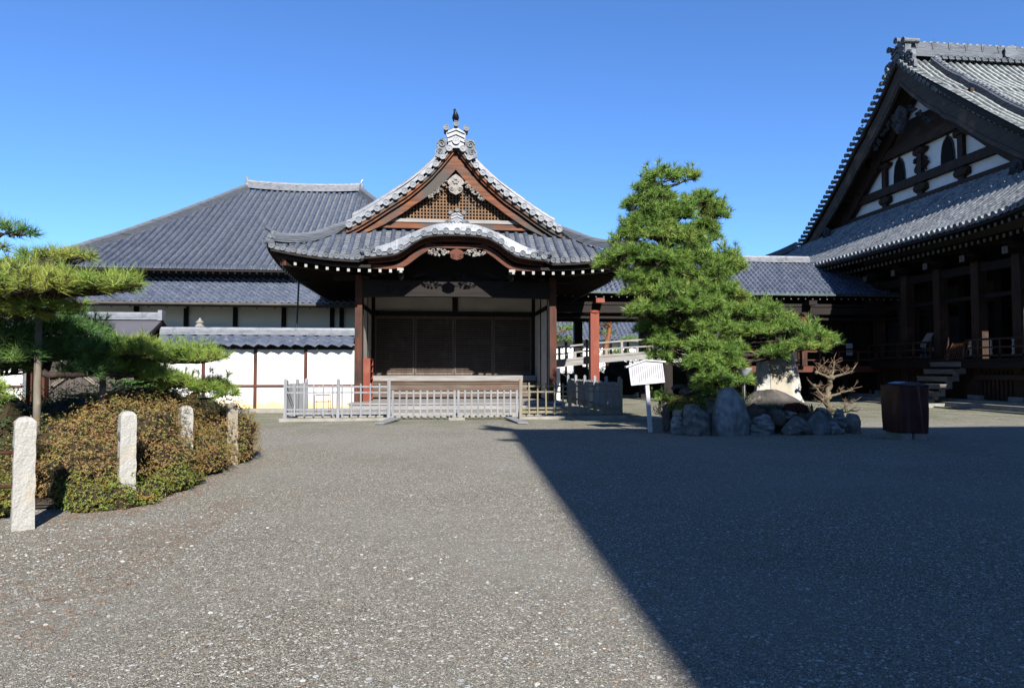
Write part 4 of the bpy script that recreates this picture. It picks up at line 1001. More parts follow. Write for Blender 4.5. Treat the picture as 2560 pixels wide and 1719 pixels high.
for x in (7.5, 11.1, 14.6, 18.1):
    for y in (32.1, 35.85):
        m = M(); q = .21 if x < 15 else .13; m.box(x-q, x+q, y-q, y+q, 0 if x < 14 else 1.75, 4.24); build('corridor_post', m, VERMIL if y < 33 and x < 10 else (REDZ if y < 33 and x > 18 else DARKZ), co)
    m = M(); m.box(x-.05, x+.36, 31.4, 32.0, 4.70, 4.92); m.blob((x, 32.1, 4.30), (.30,.3,.14), 3, .1, 2); build('bracket_end', m, VERMIL if x < 10 else DARKZ, co)
m = M(); m.box(17.2, 23.0, 33.2, 33.4, 1.75, 4.7)
for k in range(15): m.box(17.2+.4*k, 17.25+.4*k, 33.15, 33.2, 1.75, 4.7)
m.box(17.2, 22.6, 33.0, 33.2, 3.95, 4.05); m.box(15.8,22.6,36.6,36.8,0,4.7)
build('corridor_wall', m, DARKZ, co)
for x0 in (19.1, 20.85):
    m = M(); m.box(x0-.05, x0+.65, 33.08, 33.16, 2.62, 4.38); f_ = build('window_frame', m, DARKZ, co)
    m = M(); m.box(x0, x0+.6, 33.05, 33.075, 2.68, 4.32); gl = mat('window_glass', (.02,.025,.03), rough=.04, metal=0, spec=1.0); build('pane', m, gl, f_)
m = M(); m.box(14.5, 23, 32.3, 32.5, 1.42, 1.72); build('floor_beam', m, REDX, co)
m = M(); m.box(14.6, 23, 32.5, 36.4, 1.6, 1.74)
for x in (15.2,17,18.8,20.6,22.2): m.box(x-.1,x+.1,32.55,32.75,0,1.6); m.box(x-.1,x+.1,36,36.2,0,1.6)
m.box(14.6,23,36.3,36.4,0,1.6)
build('corridor_floor', m, DARKX, co)
m = M(); m.box(15.0, 22.2, 32.32, 32.38, 2.42, 2.48); m.box(15.0, 22.2, 32.32, 32.38, 2.0, 2.05)
for k in range(8): m.box(15+k*1.02, 15.07+k*1.02, 32.31, 32.39, 1.72, 2.45)
build('corridor_rail', m, REDX, co)
for (x0,z0) in ((20.95,2.75),(20.95,2.4)):
    m = M(); m.box(x0, x0+.35, 33.02, 33.03, z0-.12, z0+.14); solo('door_notice', m, PAPER, 'small white notice '+('on the upper half' if z0>2.6 else 'on the lower half')+' of the glazed corridor door', 'notice', 'notices on the corridor door')
br = thing('arched_bridge', 'weathered grey arched footbridge with double handrail under the corridor roof', 'footbridge', (8.5, 33.5, 0))
def zb(x): q = min(1, max(0, (x-5.8)/8.2)); return 1.64 + .52*(1-(1-q)**2)
for y in (32.8, 34.9):
    xs_ = [5.75+.35*i for i in range(26)]
    m = M(); m.strip([(x, y, zb(x)+.38) for x in xs_], [(x, y, zb(x)) for x in xs_], .14); m.strip([(x, y-.03, zb(x)+.38) for x in xs_], [(x, y-.03, zb(x)+.28) for x in xs_], .03)
    build('bridge_beam', m, GREYX, br)
    m = M(); m.strip([(x, y, zb(x)+1.02) for x in xs_], [(x, y, zb(x)+.94) for x in xs_], .1); m.strip([(x, y+.02, zb(x)+.68) for x in xs_], [(x, y+.02, zb(x)+.61) for x in xs_], .06); build('handrail', m, GREYX, br)
    m = M()
    for i in range(12): x = 5.95+.78*i; m.box(x-.06, x+.06, y+.01, y+.09, zb(x)+.38, zb(x)+(.94 if i % 2 == 0 else .61))
    build('rail_posts', m, GREYX, br)
m = M(); xs_ = [5.75+.35*i for i in range(26)]; m.strip([(x, 32.95, zb(x)+.30) for x in xs_], [(x, 32.95, zb(x)+.24) for x in xs_], 1.94); build('bridge_deck', m, GREYX, br)
m = M(); m.box(5.62, 5.98, 32.82, 35.0, 0, 1.63); build('abutment', m, PLASTER, br)
# ------------------------------------------------------------------ hall behind the viewer: its roof throws the broad shade over the yard
bh = thing('rear_hall', 'large tiled hall standing behind the viewer whose roof shades the right half of the yard', 'building', (14, -12, 0))
TE = math.tan(SUN_EL); TA = math.tan(SUN_AZ)
def caster(gx, gy, h): return (gx + TA*h/TE, gy - h/TE, h)      # roof point at height h whose shade reaches ground (gx, gy)
A0 = caster(1.82, 18.6, 17.5); A1 = caster(1.19, 3.3, 11.0); A2 = caster(1.1, -6, 8.0)
B0 = caster(17.0, 17.9, 17.5); B2 = (B0[0]+14, A2[1]-3, 8.0)
m = M(); A3 = (5.3, 1.6, 6.6); B3 = (B0[0]+16, .6, 6.6); B1 = (B0[0]+15, A1[1]-2, 11.0); B0 = (B0[0]+13, B0[1]-.9, 17.5)  # eave brought low and forward, shaped to cut sky light on near gravel
m.add([A0, B0, B1, A1, A2, B2, A3, B3], [(0,1,2,3), (3,2,5,4), (1,0,6,7)])
m.add([(p[0],p[1],p[2]-.35) for p in (A0, B0, B1, A1, A2, B2, A3, B3)], [(3,2,1,0), (4,5,2,3), (7,6,0,1)])
m.tube([A0, (A0[0]-.7, A0[1]+.1, 17.55)], [.35,.12], 8); m.tube([(A0[0]-.1,A0[1],17.4), (A0[0]-.3,A0[1],18.3)], [.4,.1], 8)
m.tube([(A0[0]+.1,A0[1]-1.6,16.6), (A0[0]-.75,A0[1]-1.5,16.6)], [.25,.1], 8)
build('roof', m, TILE, bh)
m = M(); m.box(7.5, B1[0]-2, A2[1]+2.5, -1.5, 0, 8.0); build('wall', m, DARKZ, bh)
# ------------------------------------------------------------------ planting: needles and leaves as real little faces
def needle_mat(name, a, b, c):
    return mat(name, a, b, (2.2,2.2,2.2), .55, 0, 0, island=.30, c3=c, c3scale=1.1, c3lo=.55, c3hi=.72, translucent=.28, spec=.25, k=.9)
NEED = needle_mat('pine_needles', (.135,.245,.045), (.225,.345,.065), (.36,.40,.09))
NEED_DK = needle_mat('shade_darkened_needles', (.07,.17,.05), (.13,.24,.055), (.19,.28,.06))  # darker needles for the low pads; their shade is put into the colour
NEED_YL = needle_mat('yellowing_needles', (.22,.32,.055), (.36,.38,.075), (.14,.26,.05))
def tuft(m, rnd, c, axis, n, L, wd, spread=1.12):
    ax = Vector(axis).normalized(); ref = Vector((0,0,1)) if abs(ax.z) < .9 else Vector((1,0,0)); a = ax.cross(ref).normalized(); b = ax.cross(a)
    V = []; Fc = []
    for i in range(n):
        ph = rnd.uniform(0, 2*math.pi); q = math.sqrt(rnd.random())*spread; base = Vector(c) + ax*rnd.uniform(-L*.35, L*.05)
        d = (ax*math.cos(q*1.25) + (a*math.cos(ph)+b*math.sin(ph))*math.sin(q*1.25)).normalized(); l = L*rnd.uniform(.75, 1.15)
        e = d.cross(Vector((rnd.uniform(-1,1), rnd.uniform(-1,1), rnd.uniform(-1,1)))).normalized()*wd
        k = len(V); tip = base+d*l+Vector((0,0,-.06*l*rnd.random()))
        V += [base-e, base+e, tip]; Fc.append((k, k+1, k+2))
    m.add(V, Fc)
def pad(m, tw, rnd, c, r, density, L, wd, n=24, stem=None):
    """a cloud-pruned pad: tufts over the top and rim of a flat cushion, with the twigs that carry them"""
    c = Vector(c); A = math.pi*r[0]*r[1]; k = max(4, int(A*density))
    for i in range(k):
        th = rnd.uniform(0, 2*math.pi); q = math.sqrt(rnd.random()); x = math.cos(th)*q; y = math.sin(th)*q
        hz_ = math.sqrt(max(0, 1-q*q)); z = hz_*rnd.uniform(.15, 1) - (.35*rnd.random() if q > .6 else 0)
        p = c + Vector((x*r[0], y*r[1], z*r[2]))*rnd.uniform(.88, 1.1)
        ax = Vector((x*1.1, y*1.1, .75+.5*rnd.random())); tuft(m, rnd, p, ax, n, L, wd)
        if rnd.random() < .13:
            o2 = c + Vector((x*r[0]*rnd.uniform(1.05,1.3), y*r[1]*1.1, r[2]*rnd.uniform(.7,1.7)*hz_+.02)); tuft(m, rnd, o2, Vector((x*.8, y*.8, 1)), int(n*.8), L*.95, wd, .8); tw.tube([p-Vector((0,0,.06)), o2], [.008,.004], 4, False)
        if i % 5 == 0:
            b0 = c + Vector((x*r[0]*.2, y*r[1]*.2, -r[2]*.35)); tw.tube([b0, (b0+p)/2+Vector((0,0,-.03)), p], [.012,.009,.005], 4, False)
def limb(m, pts, r0, r1, n=7, seed=0):
    P = []; k = len(pts); rnd = random.Random(seed)
    tab = [Vector(p) for p in pts]; out = []
    ext = [tab[0]*2-tab[1]] + tab + [tab[-1]*2-tab[-2]]
    for i in range(1, len(ext)-2):
        for j in range(5):
            t = j/5; a,b,c,d = ext[i-1], ext[i], ext[i+1], ext[i+2]
            q = ((b*2)+(c-a)*t+(a*2-b*5+c*4-d)*t*t+(b*3-a-c*3+d)*t**3)*.5
            out.append(q+Vector((rnd.uniform(-1,1),rnd.uniform(-1,1),rnd.uniform(-1,1)))*r1*.5)
    out.append(tab[-1]); N_ = len(out)
    m.tube(out, [r0+(r1-r0)*i/(N_-1) for i in range(N_)], n)
    return out
PADS = [(5.71,6.5,.49,.19),(6.36,6.56,.34,.15),(5.23,6.25,.34,.13),(5.55,6.02,.57,.15),(4.94,5.77,.34,.15),(5.63,5.71,.42,.15),(6.76,5.9,.53,.19),(7.01,5.59,.42,.19),(6.11,5.64,.49,.19),(5.06,5.34,.42,.19),(5.7,5.36,.42,.17),(6.88,5.27,.42,.17),(4.78,4.95,.38,.19),(5.54,5.04,.57,.23),(6.27,4.98,.57,.23),(7.0,4.99,.3,.17),(4.86,4.52,.64,.19),(4.22,4.23,.3,.12),(5.53,4.41,.68,.23),(6.51,4.51,.64,.23),(7.4,4.37,.49,.23),(7.65,4.17,.3,.23),(5.13,3.94,.57,.19),(6.02,4.11,.45,.19),(7.07,4.04,.45,.19),(5.13,3.59,.49,.19),(6.05,3.56,.64,.23),(6.99,3.69,.57,.19),(7.47,3.5,.42,.19),(5.24,3.08,.53,.23),(6.01,3.17,.57,.23),(6.9,3.21,.57,.23),(7.8,3.03,.57,.23),(8.46,3.07,.38,.23),(5.44,2.65,.49,.23),(6.24,2.7,.57,.23),(7.14,2.71,.57,.23),(8.08,2.63,.61,.23),(9.0,2.72,.49,.23),(9.67,2.52,.45,.21),(10.17,2.29,.3,.17),(9.45,2.2,.61,.15),(5.68,2.31,.53,.21),(5.68,1.96,.38,.13),(6.48,2.19,.61,.23),(7.29,2.12,.57,.23),(8.61,2.0,.38,.14),(6.84,1.84,.57,.23),(7.45,1.72,.45,.23),(7.04,1.37,.49,.19),(7.69,1.29,.32,.19),(6.75,1.14,.28,.11)]
pine = thing('pine_tree', 'tall cloud-pruned black pine with layered green pads rising from the rockery', 'tree', (6.9, 17.1, 0.2))
def trunk_x(z): return interp([(0,6.95),(1.0,6.75),(2.2,6.55),(3.3,6.35),(4.4,6.0),(5.3,5.9),(6.3,5.85)], z)
cr = M(); tw = M(); rnd = random.Random(11)
tr = M(); limb(tr, [(trunk_x(z)+.08*math.sin(z*3), 17.1+.12*math.sin(z*2), z) for z in (0,.8,1.6,2.4,3.3,4.1,4.9,5.6,6.3)], .19, .04, 10, 1)
rj = random.Random(2)
FULL = PADS + [(x+rj.uniform(-.3,.3), z+rj.uniform(-.16,.10), a*.75, b*.9) for (x, z, a, b) in PADS if z < 5.9 and x < 9]
for i, (x, z, a, b) in enumerate(FULL):
    front0 = (x < 6.7 and z < 3.0); side_ = min(1, abs(x-trunk_x(z))/1.6); wide = max(.25, (1.25-(z/9)))*(1-side_*.7)
    for k, dy in enumerate((-wide*rnd.uniform(.6,1.0), wide*rnd.uniform(-.2,.2), wide*rnd.uniform(.5,.9))):
        q = 1.0 if k == 0 else .85; sc = 1-dy*.0
        if front0: dy = abs(dy)*.9
        y = 17.0+dy; f = y/16.8           # keep each pad in line of its height band, whatever its depth
        c = (x*f, y, 1.6+(z-1.6)*f-.04); pad(cr, tw, rnd, c, (a*q, a*q*.85, b*1.5), 62 if k < 2 else 45, .195, .0078, 30)
        if rnd.random() < .7:
            zt = max(.3, c[2]-.25-.25*rnd.random()); t0 = (trunk_x(zt), 17.1, zt); mid = ((t0[0]+c[0])/2, (t0[1]+c[1])/2, (zt+c[2])/2-.08)
            limb(tr, [t0, mid, (c[0], c[1], c[2]-.08)], .05, .018, 6, i)
tr.add(tw.v, tw.f); build('trunk', tr, BARK, pine, True); build('crown', cr, NEED, pine)
# small pine beside the rockery
sp_ = thing('small_pine', 'small low pine with one green tuft pad and grey twisted bark left of the rockery', 'tree', (6.05, 17.4, 0)); m = M(); t2 = M(); tr = M()
pad(m, t2, rnd, (5.78, 17.4, .86), (.36,.3,.16), 75, .12, .005, 24); pad(m, t2, rnd, (5.9, 17.2, .80), (.25,.25,.1), 60, .12, .005, 24)
limb(tr, [(6.55,17.4,0),(6.5,17.4,.5),(6.62,17.4,.9),(6.4,17.4,1.12),(6.15,17.4,1.06)], .1, .05, 8, 2); limb(tr, [(5.95,17.4,0),(5.9,17.4,.4),(5.8,17.4,.78)], .05, .03, 7, 3); tr.blob((6.55,17.4,.98), (.2,.15,.14), 3, .5, 2, 2)
build('crown', m, NEED, sp_); build2('trunk', [(tr, mat('grey_dead_bark', (.25,.22,.19), (.12,.10,.09), (14,14,14), .9, 0, .6)), (t2, BARK)], sp_, True)
# ---- big pine reaching in from the left
lp = thing('spreading_pine', 'large spreading pine reaching in from the left edge with yellowing upper pads', 'tree', (-7.2, 10.2, 0))
LP = [(-5.55,9.5,3.43,.34,.13,1),(-5.72,9.5,3.19,.2,.12,0),(-5.32,9.5,3.06,.24,.07,0),(-5.06,9.5,3.12,.31,.08,0),(-4.76,9.5,3.09,.25,.08,0),(-4.95,8.5,2.62,.38,.16,2),(-4.56,8.5,2.6,.38,.15,2),(-4.23,8.6,2.62,.33,.12,2),(-3.98,8.8,2.66,.28,.08,0),(-3.74,8.8,2.69,.16,.07,0),(-5.4,8.8,2.5,.4,.2,2),(-5.18,9,2.35,.35,.14,2),(-4.78,9,2.41,.35,.1,0),(-5.56,9.5,2.05,.37,.24,1),(-5.24,10,2.2,.39,.19,1),(-5.09,10.5,2.2,.34,.15,1),(-5.07,10,1.9,.51,.16,1),(-4.78,10.5,1.92,.34,.13,1),(-4.3,10.5,1.89,.4,.13,0),(-3.81,10.5,1.83,.34,.12,0),(-3.44,10.5,1.82,.27,.12,0),(-3.24,10.5,1.83,.17,.08,0),(-4.1,9,1.65,.29,.11,0),(-3.73,9,1.6,.33,.11,0),(-3.42,9,1.53,.24,.1,0),(-3.39,9.5,1.44,.24,.09,0),(-3.47,11,1.36,.32,.11,0),(-3.21,11,1.27,.16,.08,0),(-4.5,7.5,1.33,.15,.1,0),(-5.29,9.5,1.83,.37,.15,1),(-4.75,10,1.62,.31,.12,1),(-5.7,9,2.7,.3,.2,0),(-6.1,9.2,3.0,.4,.2,1),(-6.3,9.5,3.6,.4,.2,0),(-6.2,8.8,2.3,.4,.25,1),(-6.0,10.2,1.7,.5,.3,1)]
rnd = random.Random(5); crs = [M(), M(), M()]; tw = M(); tr = M()
limb(tr, [(-7.2,10.2,0),(-7.0,10.1,.9),(-6.7,9.9,1.8),(-6.6,9.7,2.7),(-6.3,9.6,3.5),(-5.9,9.5,3.9)], .22, .06, 10, 4)
limb(tr, [(-6.6,9.7,2.6),(-6.1,9.6,2.85),(-5.6,9.5,2.98),(-5.1,9.5,2.98),(-4.7,9.5,3.0),(-4.45,9.5,3.12)], .06, .015, 7, 5)
limb(tr, [(-6.1,9.6,2.85),(-5.9,9.5,3.1),(-5.6,9.5,3.35)], .03, .012, 6, 6)
limb(tr, [(-6.6,9.7,2.3),(-5.8,9.1,2.40),(-5.0,8.7,2.45),(-4.4,8.7,2.48),(-3.9,8.8,2.55),(-3.65,8.8,2.64)], .07, .015, 7, 7)
limb(tr, [(-6.8,9.9,1.6),(-5.9,10.1,1.75),(-5.0,10.4,1.76),(-4.3,11.0,1.72),(-3.8,11.4,1.70),(-3.45,11.4,1.76)], .07, .015, 7, 8)
limb(tr, [(-5.4,10.2,1.72),(-5.2,9.8,1.62),(-4.9,9.3,1.52),(-4.5,10.0,1.52),(-4.2,11.0,1.46),(-3.9,11.3,1.36)], .06, .015, 7, 9)
limb(tr, [(-4.4,10.6,1.46),(-4.1,11.8,1.35),(-3.8,12.6,1.24)], .03, .012, 6, 10)
for (x, y, z, a, b, kd) in LP:
    y2 = {1.53: 10.9, 1.44: 11.2, 1.6: 10.9, 1.36: 11.8, 1.27: 11.8, 1.82: 11.4, 1.83: 11.4, 1.65: 10.4}.get(z, y) if kd == 0 else y; g_ = y2/y; x, y, z, a, b = x*g_, y2, 1.6+(z-1.6)*g_, a*g_, b*g_
    mm = crs[kd]; thin = z > 2.95; L_ = .17; b = b*(1.0 if thin else 1.35)
    pad(mm, tw, rnd, (x, y, z-.04), (a, a*.8, b), 100 if thin else 140, L_, .0045, 28)
    if not thin: pad(mm, tw, rnd, (x-.1, y+.35, z-.05), (a*.95, a*.7, b*.95), 110, L_, .0045, 26)
    if not thin: pad(mm, tw, rnd, (x+.05, y-.3, z-.07), (a*.9, a*.6, b*.9), 110, L_, .0045, 26)
    for q in range(2): limb(tr, [(x+rnd.uniform(-.5,-.2), y+rnd.uniform(-.1,.2), z-.16), (x-.1, y, z-.10), (x+rnd.uniform(.0,.7)*a, y, z-.02)], .02, .008, 5, q)
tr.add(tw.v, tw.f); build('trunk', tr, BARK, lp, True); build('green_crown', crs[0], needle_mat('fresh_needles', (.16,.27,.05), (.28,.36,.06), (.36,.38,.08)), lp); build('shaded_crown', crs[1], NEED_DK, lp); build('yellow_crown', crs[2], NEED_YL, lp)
for (x, y, z, r, lb) in ((-5.05,9.3,2.46,.042,'tall pale wooden prop holding up the left pine branch'),(-4.72,10.3,1.56,.045,'short lichen-spotted wooden prop under the low pine branch')):
    m = M(); m.tube([(x+.02,y,-.05),(x+.01,y,z*.5),(x,y,z)], [r*1.15,r*1.05,r*.9], 10)
    solo('prop_post', m, mat('lichen_spotted_prop', (.33,.28,.21), (.20,.17,.13), (9,9,3), .85, 0, .5, c3=(.40,.40,.30), c3scale=9.0), lb, 'prop', 'wooden props under the left pine', True)
# ---- shrubs
def leafy(m, rnd, blobs, n, L, up=.35, wd=.45, twist=1.0):
    V = []; Fc = []; tot = sum(r[0]*r[1]+r[1]*r[2]+r[0]*r[2] for c, r in blobs)
    for bi, (c, r) in enumerate(blobs):
        k = int(n*(r[0]*r[1]+r[1]*r[2]+r[0]*r[2])/tot); c = Vector(c)
        for i in range(k):
            z = rnd.uniform(-.35, 1); th = rnd.uniform(0, 2*math.pi); q = math.sqrt(max(0, 1-z*z)); d = Vector((q*math.cos(th), q*math.sin(th), z))
            lump = 1+.26*noise.noise(d*3.3+Vector((bi*3,0,0)))+.22*noise.noise(d*8+Vector((bi,5,0)))
            p = c + Vector((d.x*r[0], d.y*r[1], d.z*r[2]))*lump*(rnd.uniform(.84, 1.04) if rnd.random() < .9 else rnd.uniform(1.02, 1.13))
            if p.z < .02: continue
            if any(((p-Vector(c2)).x/r2[0])**2+((p-Vector(c2)).y/r2[1])**2+((p-Vector(c2)).z/r2[2])**2 < .6 for c2, r2 in blobs): continue
            nn = (d+Vector((0,0,up))+Vector((rnd.uniform(-1,1),rnd.uniform(-1,1),rnd.uniform(-1,1)))*.55*twist).normalized()
            for s_ in range(4):      # a rosette of small leaves
                a = nn.cross(Vector((rnd.uniform(-1,1),rnd.uniform(-1,1),rnd.uniform(-1,1)))).normalized(); b = nn.cross(a); l = L*rnd.uniform(.7,1.25)
                t = p+a*l+nn*l*rnd.uniform(.1,.7); k0 = len(V); h = (p+t)/2
                V += [p, h+b*l*wd*.5+nn*.004, t, h-b*l*wd*.5+nn*.004]; Fc.append((k0,k0+1,k0+2,k0+3))
    m.add(V, Fc)
def bush(name, label, cat, blobs, n, L, mt, seed, group=None, core=.80, twigs=12, mt2=None, n2=0, wd=.45):
    xs = [c[0] for c, r in blobs]; ys = [c[1] for c, r in blobs]
    t = thing(name, label, cat, (sum(xs)/len(xs), sum(ys)/len(ys), 0), group); rnd = random.Random(seed)
    m = M(); leafy(m, rnd, blobs, n, L, wd=wd); build('foliage', m, mt, t)
    if mt2: m = M(); leafy(m, rnd, blobs, n2, L, wd=wd); build('turning_foliage', m, mt2, t)
    m = M()
    for i, (c, r) in enumerate(blobs): m.blob(c, tuple(q*core for q in r), i+seed, .35, 3, 2.5)
    core_ = m; m = M()
    if twigs:
        for i in range(twigs):
            c, r = rnd.choice(blobs); a = rnd.uniform(math.pi, 2*math.pi); p = Vector((c[0]+r[0]*.55*math.cos(a), c[1]+r[1]*.55*math.sin(a), rnd.uniform(.1,.6)*r[2]+.05))
            o = Vector((math.cos(a)*r[0], math.sin(a)*r[1], rnd.uniform(-.1,.5)))*rnd.uniform(.35,.55); m.tube([p, p+o*.5+Vector((0,0,.03)), p+o], [.012,.009,.004], 5)
    build2('branches', [(core_, TWIG), (m, PALE_TWIG)], t)
    return t
PALE_TWIG = mat('pale_twig', (.24,.17,.12), (.14,.10,.07), (9,9,9), .8)
TWIG = mat('dense_twigs', (.11,.075,.035), (.07,.06,.025), (30,30,30), .95, 0, 1.0, (60,60,60), bdist=.05)
AZ = mat('bronze_azalea_leaves', (.165,.088,.036), (.115,.10,.031), (5,5,5), .6, 0, 0, island=.24, c3=(.145,.07,.03), c3scale=2.0, c3lo=.52, c3hi=.66, translucent=.15, k=1.75)
AZG = mat('olive_azalea_leaves', (.075,.12,.022), (.16,.16,.035), (6,6,6), .55, 0, 0, island=.4, c3=(.30,.13,.03), c3scale=3.0, c3lo=.6, c3hi=.72, translucent=.15, k=1.4)
DG = mat('dark_hedge_leaves', (.020,.045,.014), (.035,.065,.018), (6,6,6), .5, 0, 0, island=.4, translucent=.1, k=1.0)
BG = mat('bright_green_leaves', (.06,.16,.03), (.10,.22,.04), (6,6,6), .5, 0, 0, island=.3, translucent=.2, k=1.1)
bush('azalea_bush', 'large rounded azalea mound turning bronze behind the stone bollards', 'shrub',
     [((-4.55,9.5,.35),(.85,.9,.62)),((-4.25,10.0,.45),(.85,1.0,.76)),((-4.38,11.1,.5),(.68,.85,.80)),((-3.55,12.4,.35),(.45,.7,.62)),((-4.2,8.9,.3),(.62,.55,.5)),((-3.62,9.75,.28),(.38,.5,.46)),((-4.6,11.6,.5),(.9,1.1,.85)),((-3.55,11.0,.2),(.36,.55,.42)),((-3.5,12.3,.12),(.3,.55,.32))],
     29000, .023, AZ, 3, mt2=AZG, n2=4500, twigs=22)
bush('low_shrub', 'low yellow-green azalea clump at the foot of the second stone bollard', 'shrub',
     [((-3.68,8.42,.06),(.26,.22,.20)),((-3.92,8.28,.08),(.24,.2,.20)),((-4.12,8.45,.12),(.24,.2,.26)),((-3.5,8.62,.04),(.2,.2,.13)),((-3.8,8.7,.14),(.26,.25,.28)),((-3.42,9.45,.12),(.22,.28,.24)),((-3.5,9.0,.08),(.2,.25,.17)),((-3.36,9.9,.1),(.16,.22,.18))], 3600, .023, AZG, 8, twigs=8, mt2=mat('golden_leaves', (.34,.22,.03), (.20,.20,.03), (9,9,9), .5, island=.3), n2=900)
bush('low_shrub', 'mixed green and rusty shrub at the left edge beyond the first bollard', 'shrub',
     [((-5.35,8.2,.15),(.6,.5,.42)),((-5.9,8.6,.2),(.7,.6,.5)),((-4.75,8.0,.1),(.22,.3,.18))], 6000, .026, AZG, 9, twigs=8, mt2=AZ, n2=2000)
bush('hedge', 'dark green hedge in deep shade under the left pine', 'hedge',
     [((-6.4,10.6,.5),(1.0,.6,.72)),((-5.4,10.9,.5),(.9,.6,.72)),((-4.7,12.2,.45),(.8,.7,.62)),((-7.4,12,.5),(1.4,.9,.9)),((-5.9,12.8,.5),(1.2,.8,.85)),((-4.9,14,.5),(1.1,.9,.75))], 12000, .04, DG, 12, twigs=0)
bush('green_shrub', 'bright green leafy shrub poking up behind the azalea mound', 'shrub', [((-5.15,12.7,.98),(.6,.4,.42))], 1700, .045, BG, 14, twigs=0, core=.6)
# ---- stone bollards
def bollard(loc, h, s, yaw, label, tint, rails=()):
    t = thing('stone_bollard', label, 'bollard', loc, 'stone bollards round the planting bed'); t['_o'] = (0,0,0)
    m = M(); rnd = random.Random(int(h*1000)); q = s/2; lv = 16; nn = 6; ring = []
    vs = []; fs = []
    per = [(-q+s*i/nn, -q) for i in range(nn)] + [(q, -q+s*i/nn) for i in range(nn)] + [(q-s*i/nn, q) for i in range(nn)] + [(-q, q-s*i/nn) for i in range(nn)]
    K = len(per)
    for j in range(lv+1):
        z = -.1 + (h-.055+.1)*j/lv; tp = 1-.07*j/lv
        for (x, y) in per:
            d = .0045*noise.noise(Vector((x*18,y*18,z*14))+Vector((h*9,0,0)))*2; vs.append((x*tp*(1+d/q), y*tp*(1+d/q), z))
    for j in range(lv):
        for k in range(K): k2 = (k+1)%K; fs.append((j*K+k, j*K+k2, (j+1)*K+k2, (j+1)*K+k))
    for k in range(K): vs.append((per[k][0]*.55, per[k][1]*.55, h-.014))
    vs.append((0,0,h))
    o = lv*K
    for k in range(K): k2 = (k+1)%K; fs.append((o+k, o+k2, o+K+k2, o+K+k)); fs.append((o+K+k, o+K+k2, o+2*K))
    m.add(vs, fs); t.rotation_euler = (0,0,yaw); build('shaft', m, tint, t)
    for z in rails:
        m = M(); m.box(-q*.96-.004, -q*.96+.004, -.035, .035, z-.05, z+.05); build('rail_socket', m, mat('dirty_socket', (.20,.18,.15), (.12,.10,.08), (20,20,20), .9), t)
    return t
GR_T = mat('tan_rough_granite', (.50,.44,.34), (.36,.31,.24), (55,55,55), .9, 0, .9, (70,70,70), bdist=.012)
bollard((-4.13,7.42,0), 1.12, .188, R(33), 'nearest pale granite bollard at the left with two iron rails running into it', GRANITE, (.42,.76))
bollard((-3.66,8.62,0), 1.10, .178, R(33), 'pale granite bollard half sunk in the low yellow-green shrub, second from the left', GRANITE, (.50,.80))
bollard((-3.60,10.36,0), 1.07, .168, R(33), 'granite bollard half hidden in the bronze azalea, third from the left', GRANITE, (.75,))
bollard((-3.42,11.98,0), 1.03, .172, R(25), 'tan granite bollard at the far end of the azalea mound', GR_T, ())
for z, lb in ((.76, 'upper rusty iron rail running left from the nearest granite bollard'), (.42, 'lower rusty iron rail running left from the nearest granite bollard')):
    m = M(); m.tube([(-4.2,7.40,z), (-5.2,7.24,z-.005), (-6.6,7.0,z)], .0175, 8); solo('iron_rail', m, IRON, lb, 'rail', 'iron rails between the bollards', True)
# ---- soil bed
m = M(); bed = [(-4.2,8.4),(-3.85,8.8),(-3.7,9.3),(-3.6,9.9),(-3.5,10.8),(-3.45,11.9),(-3.6,12.6),(-4.0,13.4),(-4.6,14.6),(-6,16),(-12,16),(-12,8.3),(-6,8.3),(-4.8,8.3)]
m.add([(x,y,.022) for x, y in bed] + [(-6.5,11,.05)], [(i,(i+1)%len(bed),len(bed)) for i in range(len(bed))])
structure('soil', m, mat('bed_soil', (.085,.065,.045), (.16,.13,.10), (9,9,9), .95, 0, .9, (30,30,30), c3=(.15,.07,.035), c3scale=6.0), 'structure')
# ------------------------------------------------------------------ rockery
def rock(label, c, r, seed, mt=ROCK, rot=0, amp=.28, freq=1.3, sink=.25, sub=4, shape=None, name='rock', box=.35):
    m = M(); vs, fs = ICO[sub]; o = Vector((seed*7.3, seed*3.1, seed*1.7)); P = []
    rr = random.Random(seed); planes = [(Vector((rr.uniform(-1,1), rr.uniform(-1,1), rr.uniform(-.4,1))).normalized(), rr.uniform(.52,.84)) for _ in range(13)]
    for p in vs:
        q = Vector(p); q = q.lerp(q/max(abs(q.x),abs(q.y),abs(q.z)), box); q = q*(1+amp*noise.noise(q*freq+o)+.10*noise.noise(q*4+o)+.03*noise.noise(q*11+o))
        for n_, d_ in planes:
            e = q.dot(n_)-d_*(1+.3*box)
            if e > 0: q = q-n_*e*.9
        x, y, z = q.x*r[0], q.y*r[1], q.z*r[2]
        if shape: x, y, z = shape(x/r[0], y/r[1], z/r[2]); x *= r[0]; y *= r[1]; z *= r[2]
        P.append((x*math.cos(rot)-y*math.sin(rot), x*math.sin(rot)+y*math.cos(rot), z))
    m.add([(c[0]+a, c[1]+b, c[2]+d) for a, b, d in P], fs)
    return solo(name, m, mt, label, 'rock', 'rocks of the garden rockery', True)
rock('tall upright grey stone standing alone at the front of the rockery', (7.08,15.85,.50), (.50,.30,.72), 3, mat('speckled_blue_grey_stone', (.52,.52,.51), (.27,.27,.27), (7,7,5), .85, 0, .7, (22,22,22), c3=(.12,.125,.13), c3scale=3.2, bdist=.04), amp=.10, sub=4, box=.6, shape=lambda x,y,z: (x*(1-.14*max(0,z)), y, z*.92))
rock('broad dark block directly left of the tall upright stone', (6.28,16.0,.28), (.50,.36,.46), 5, ROCK, .1, .16)
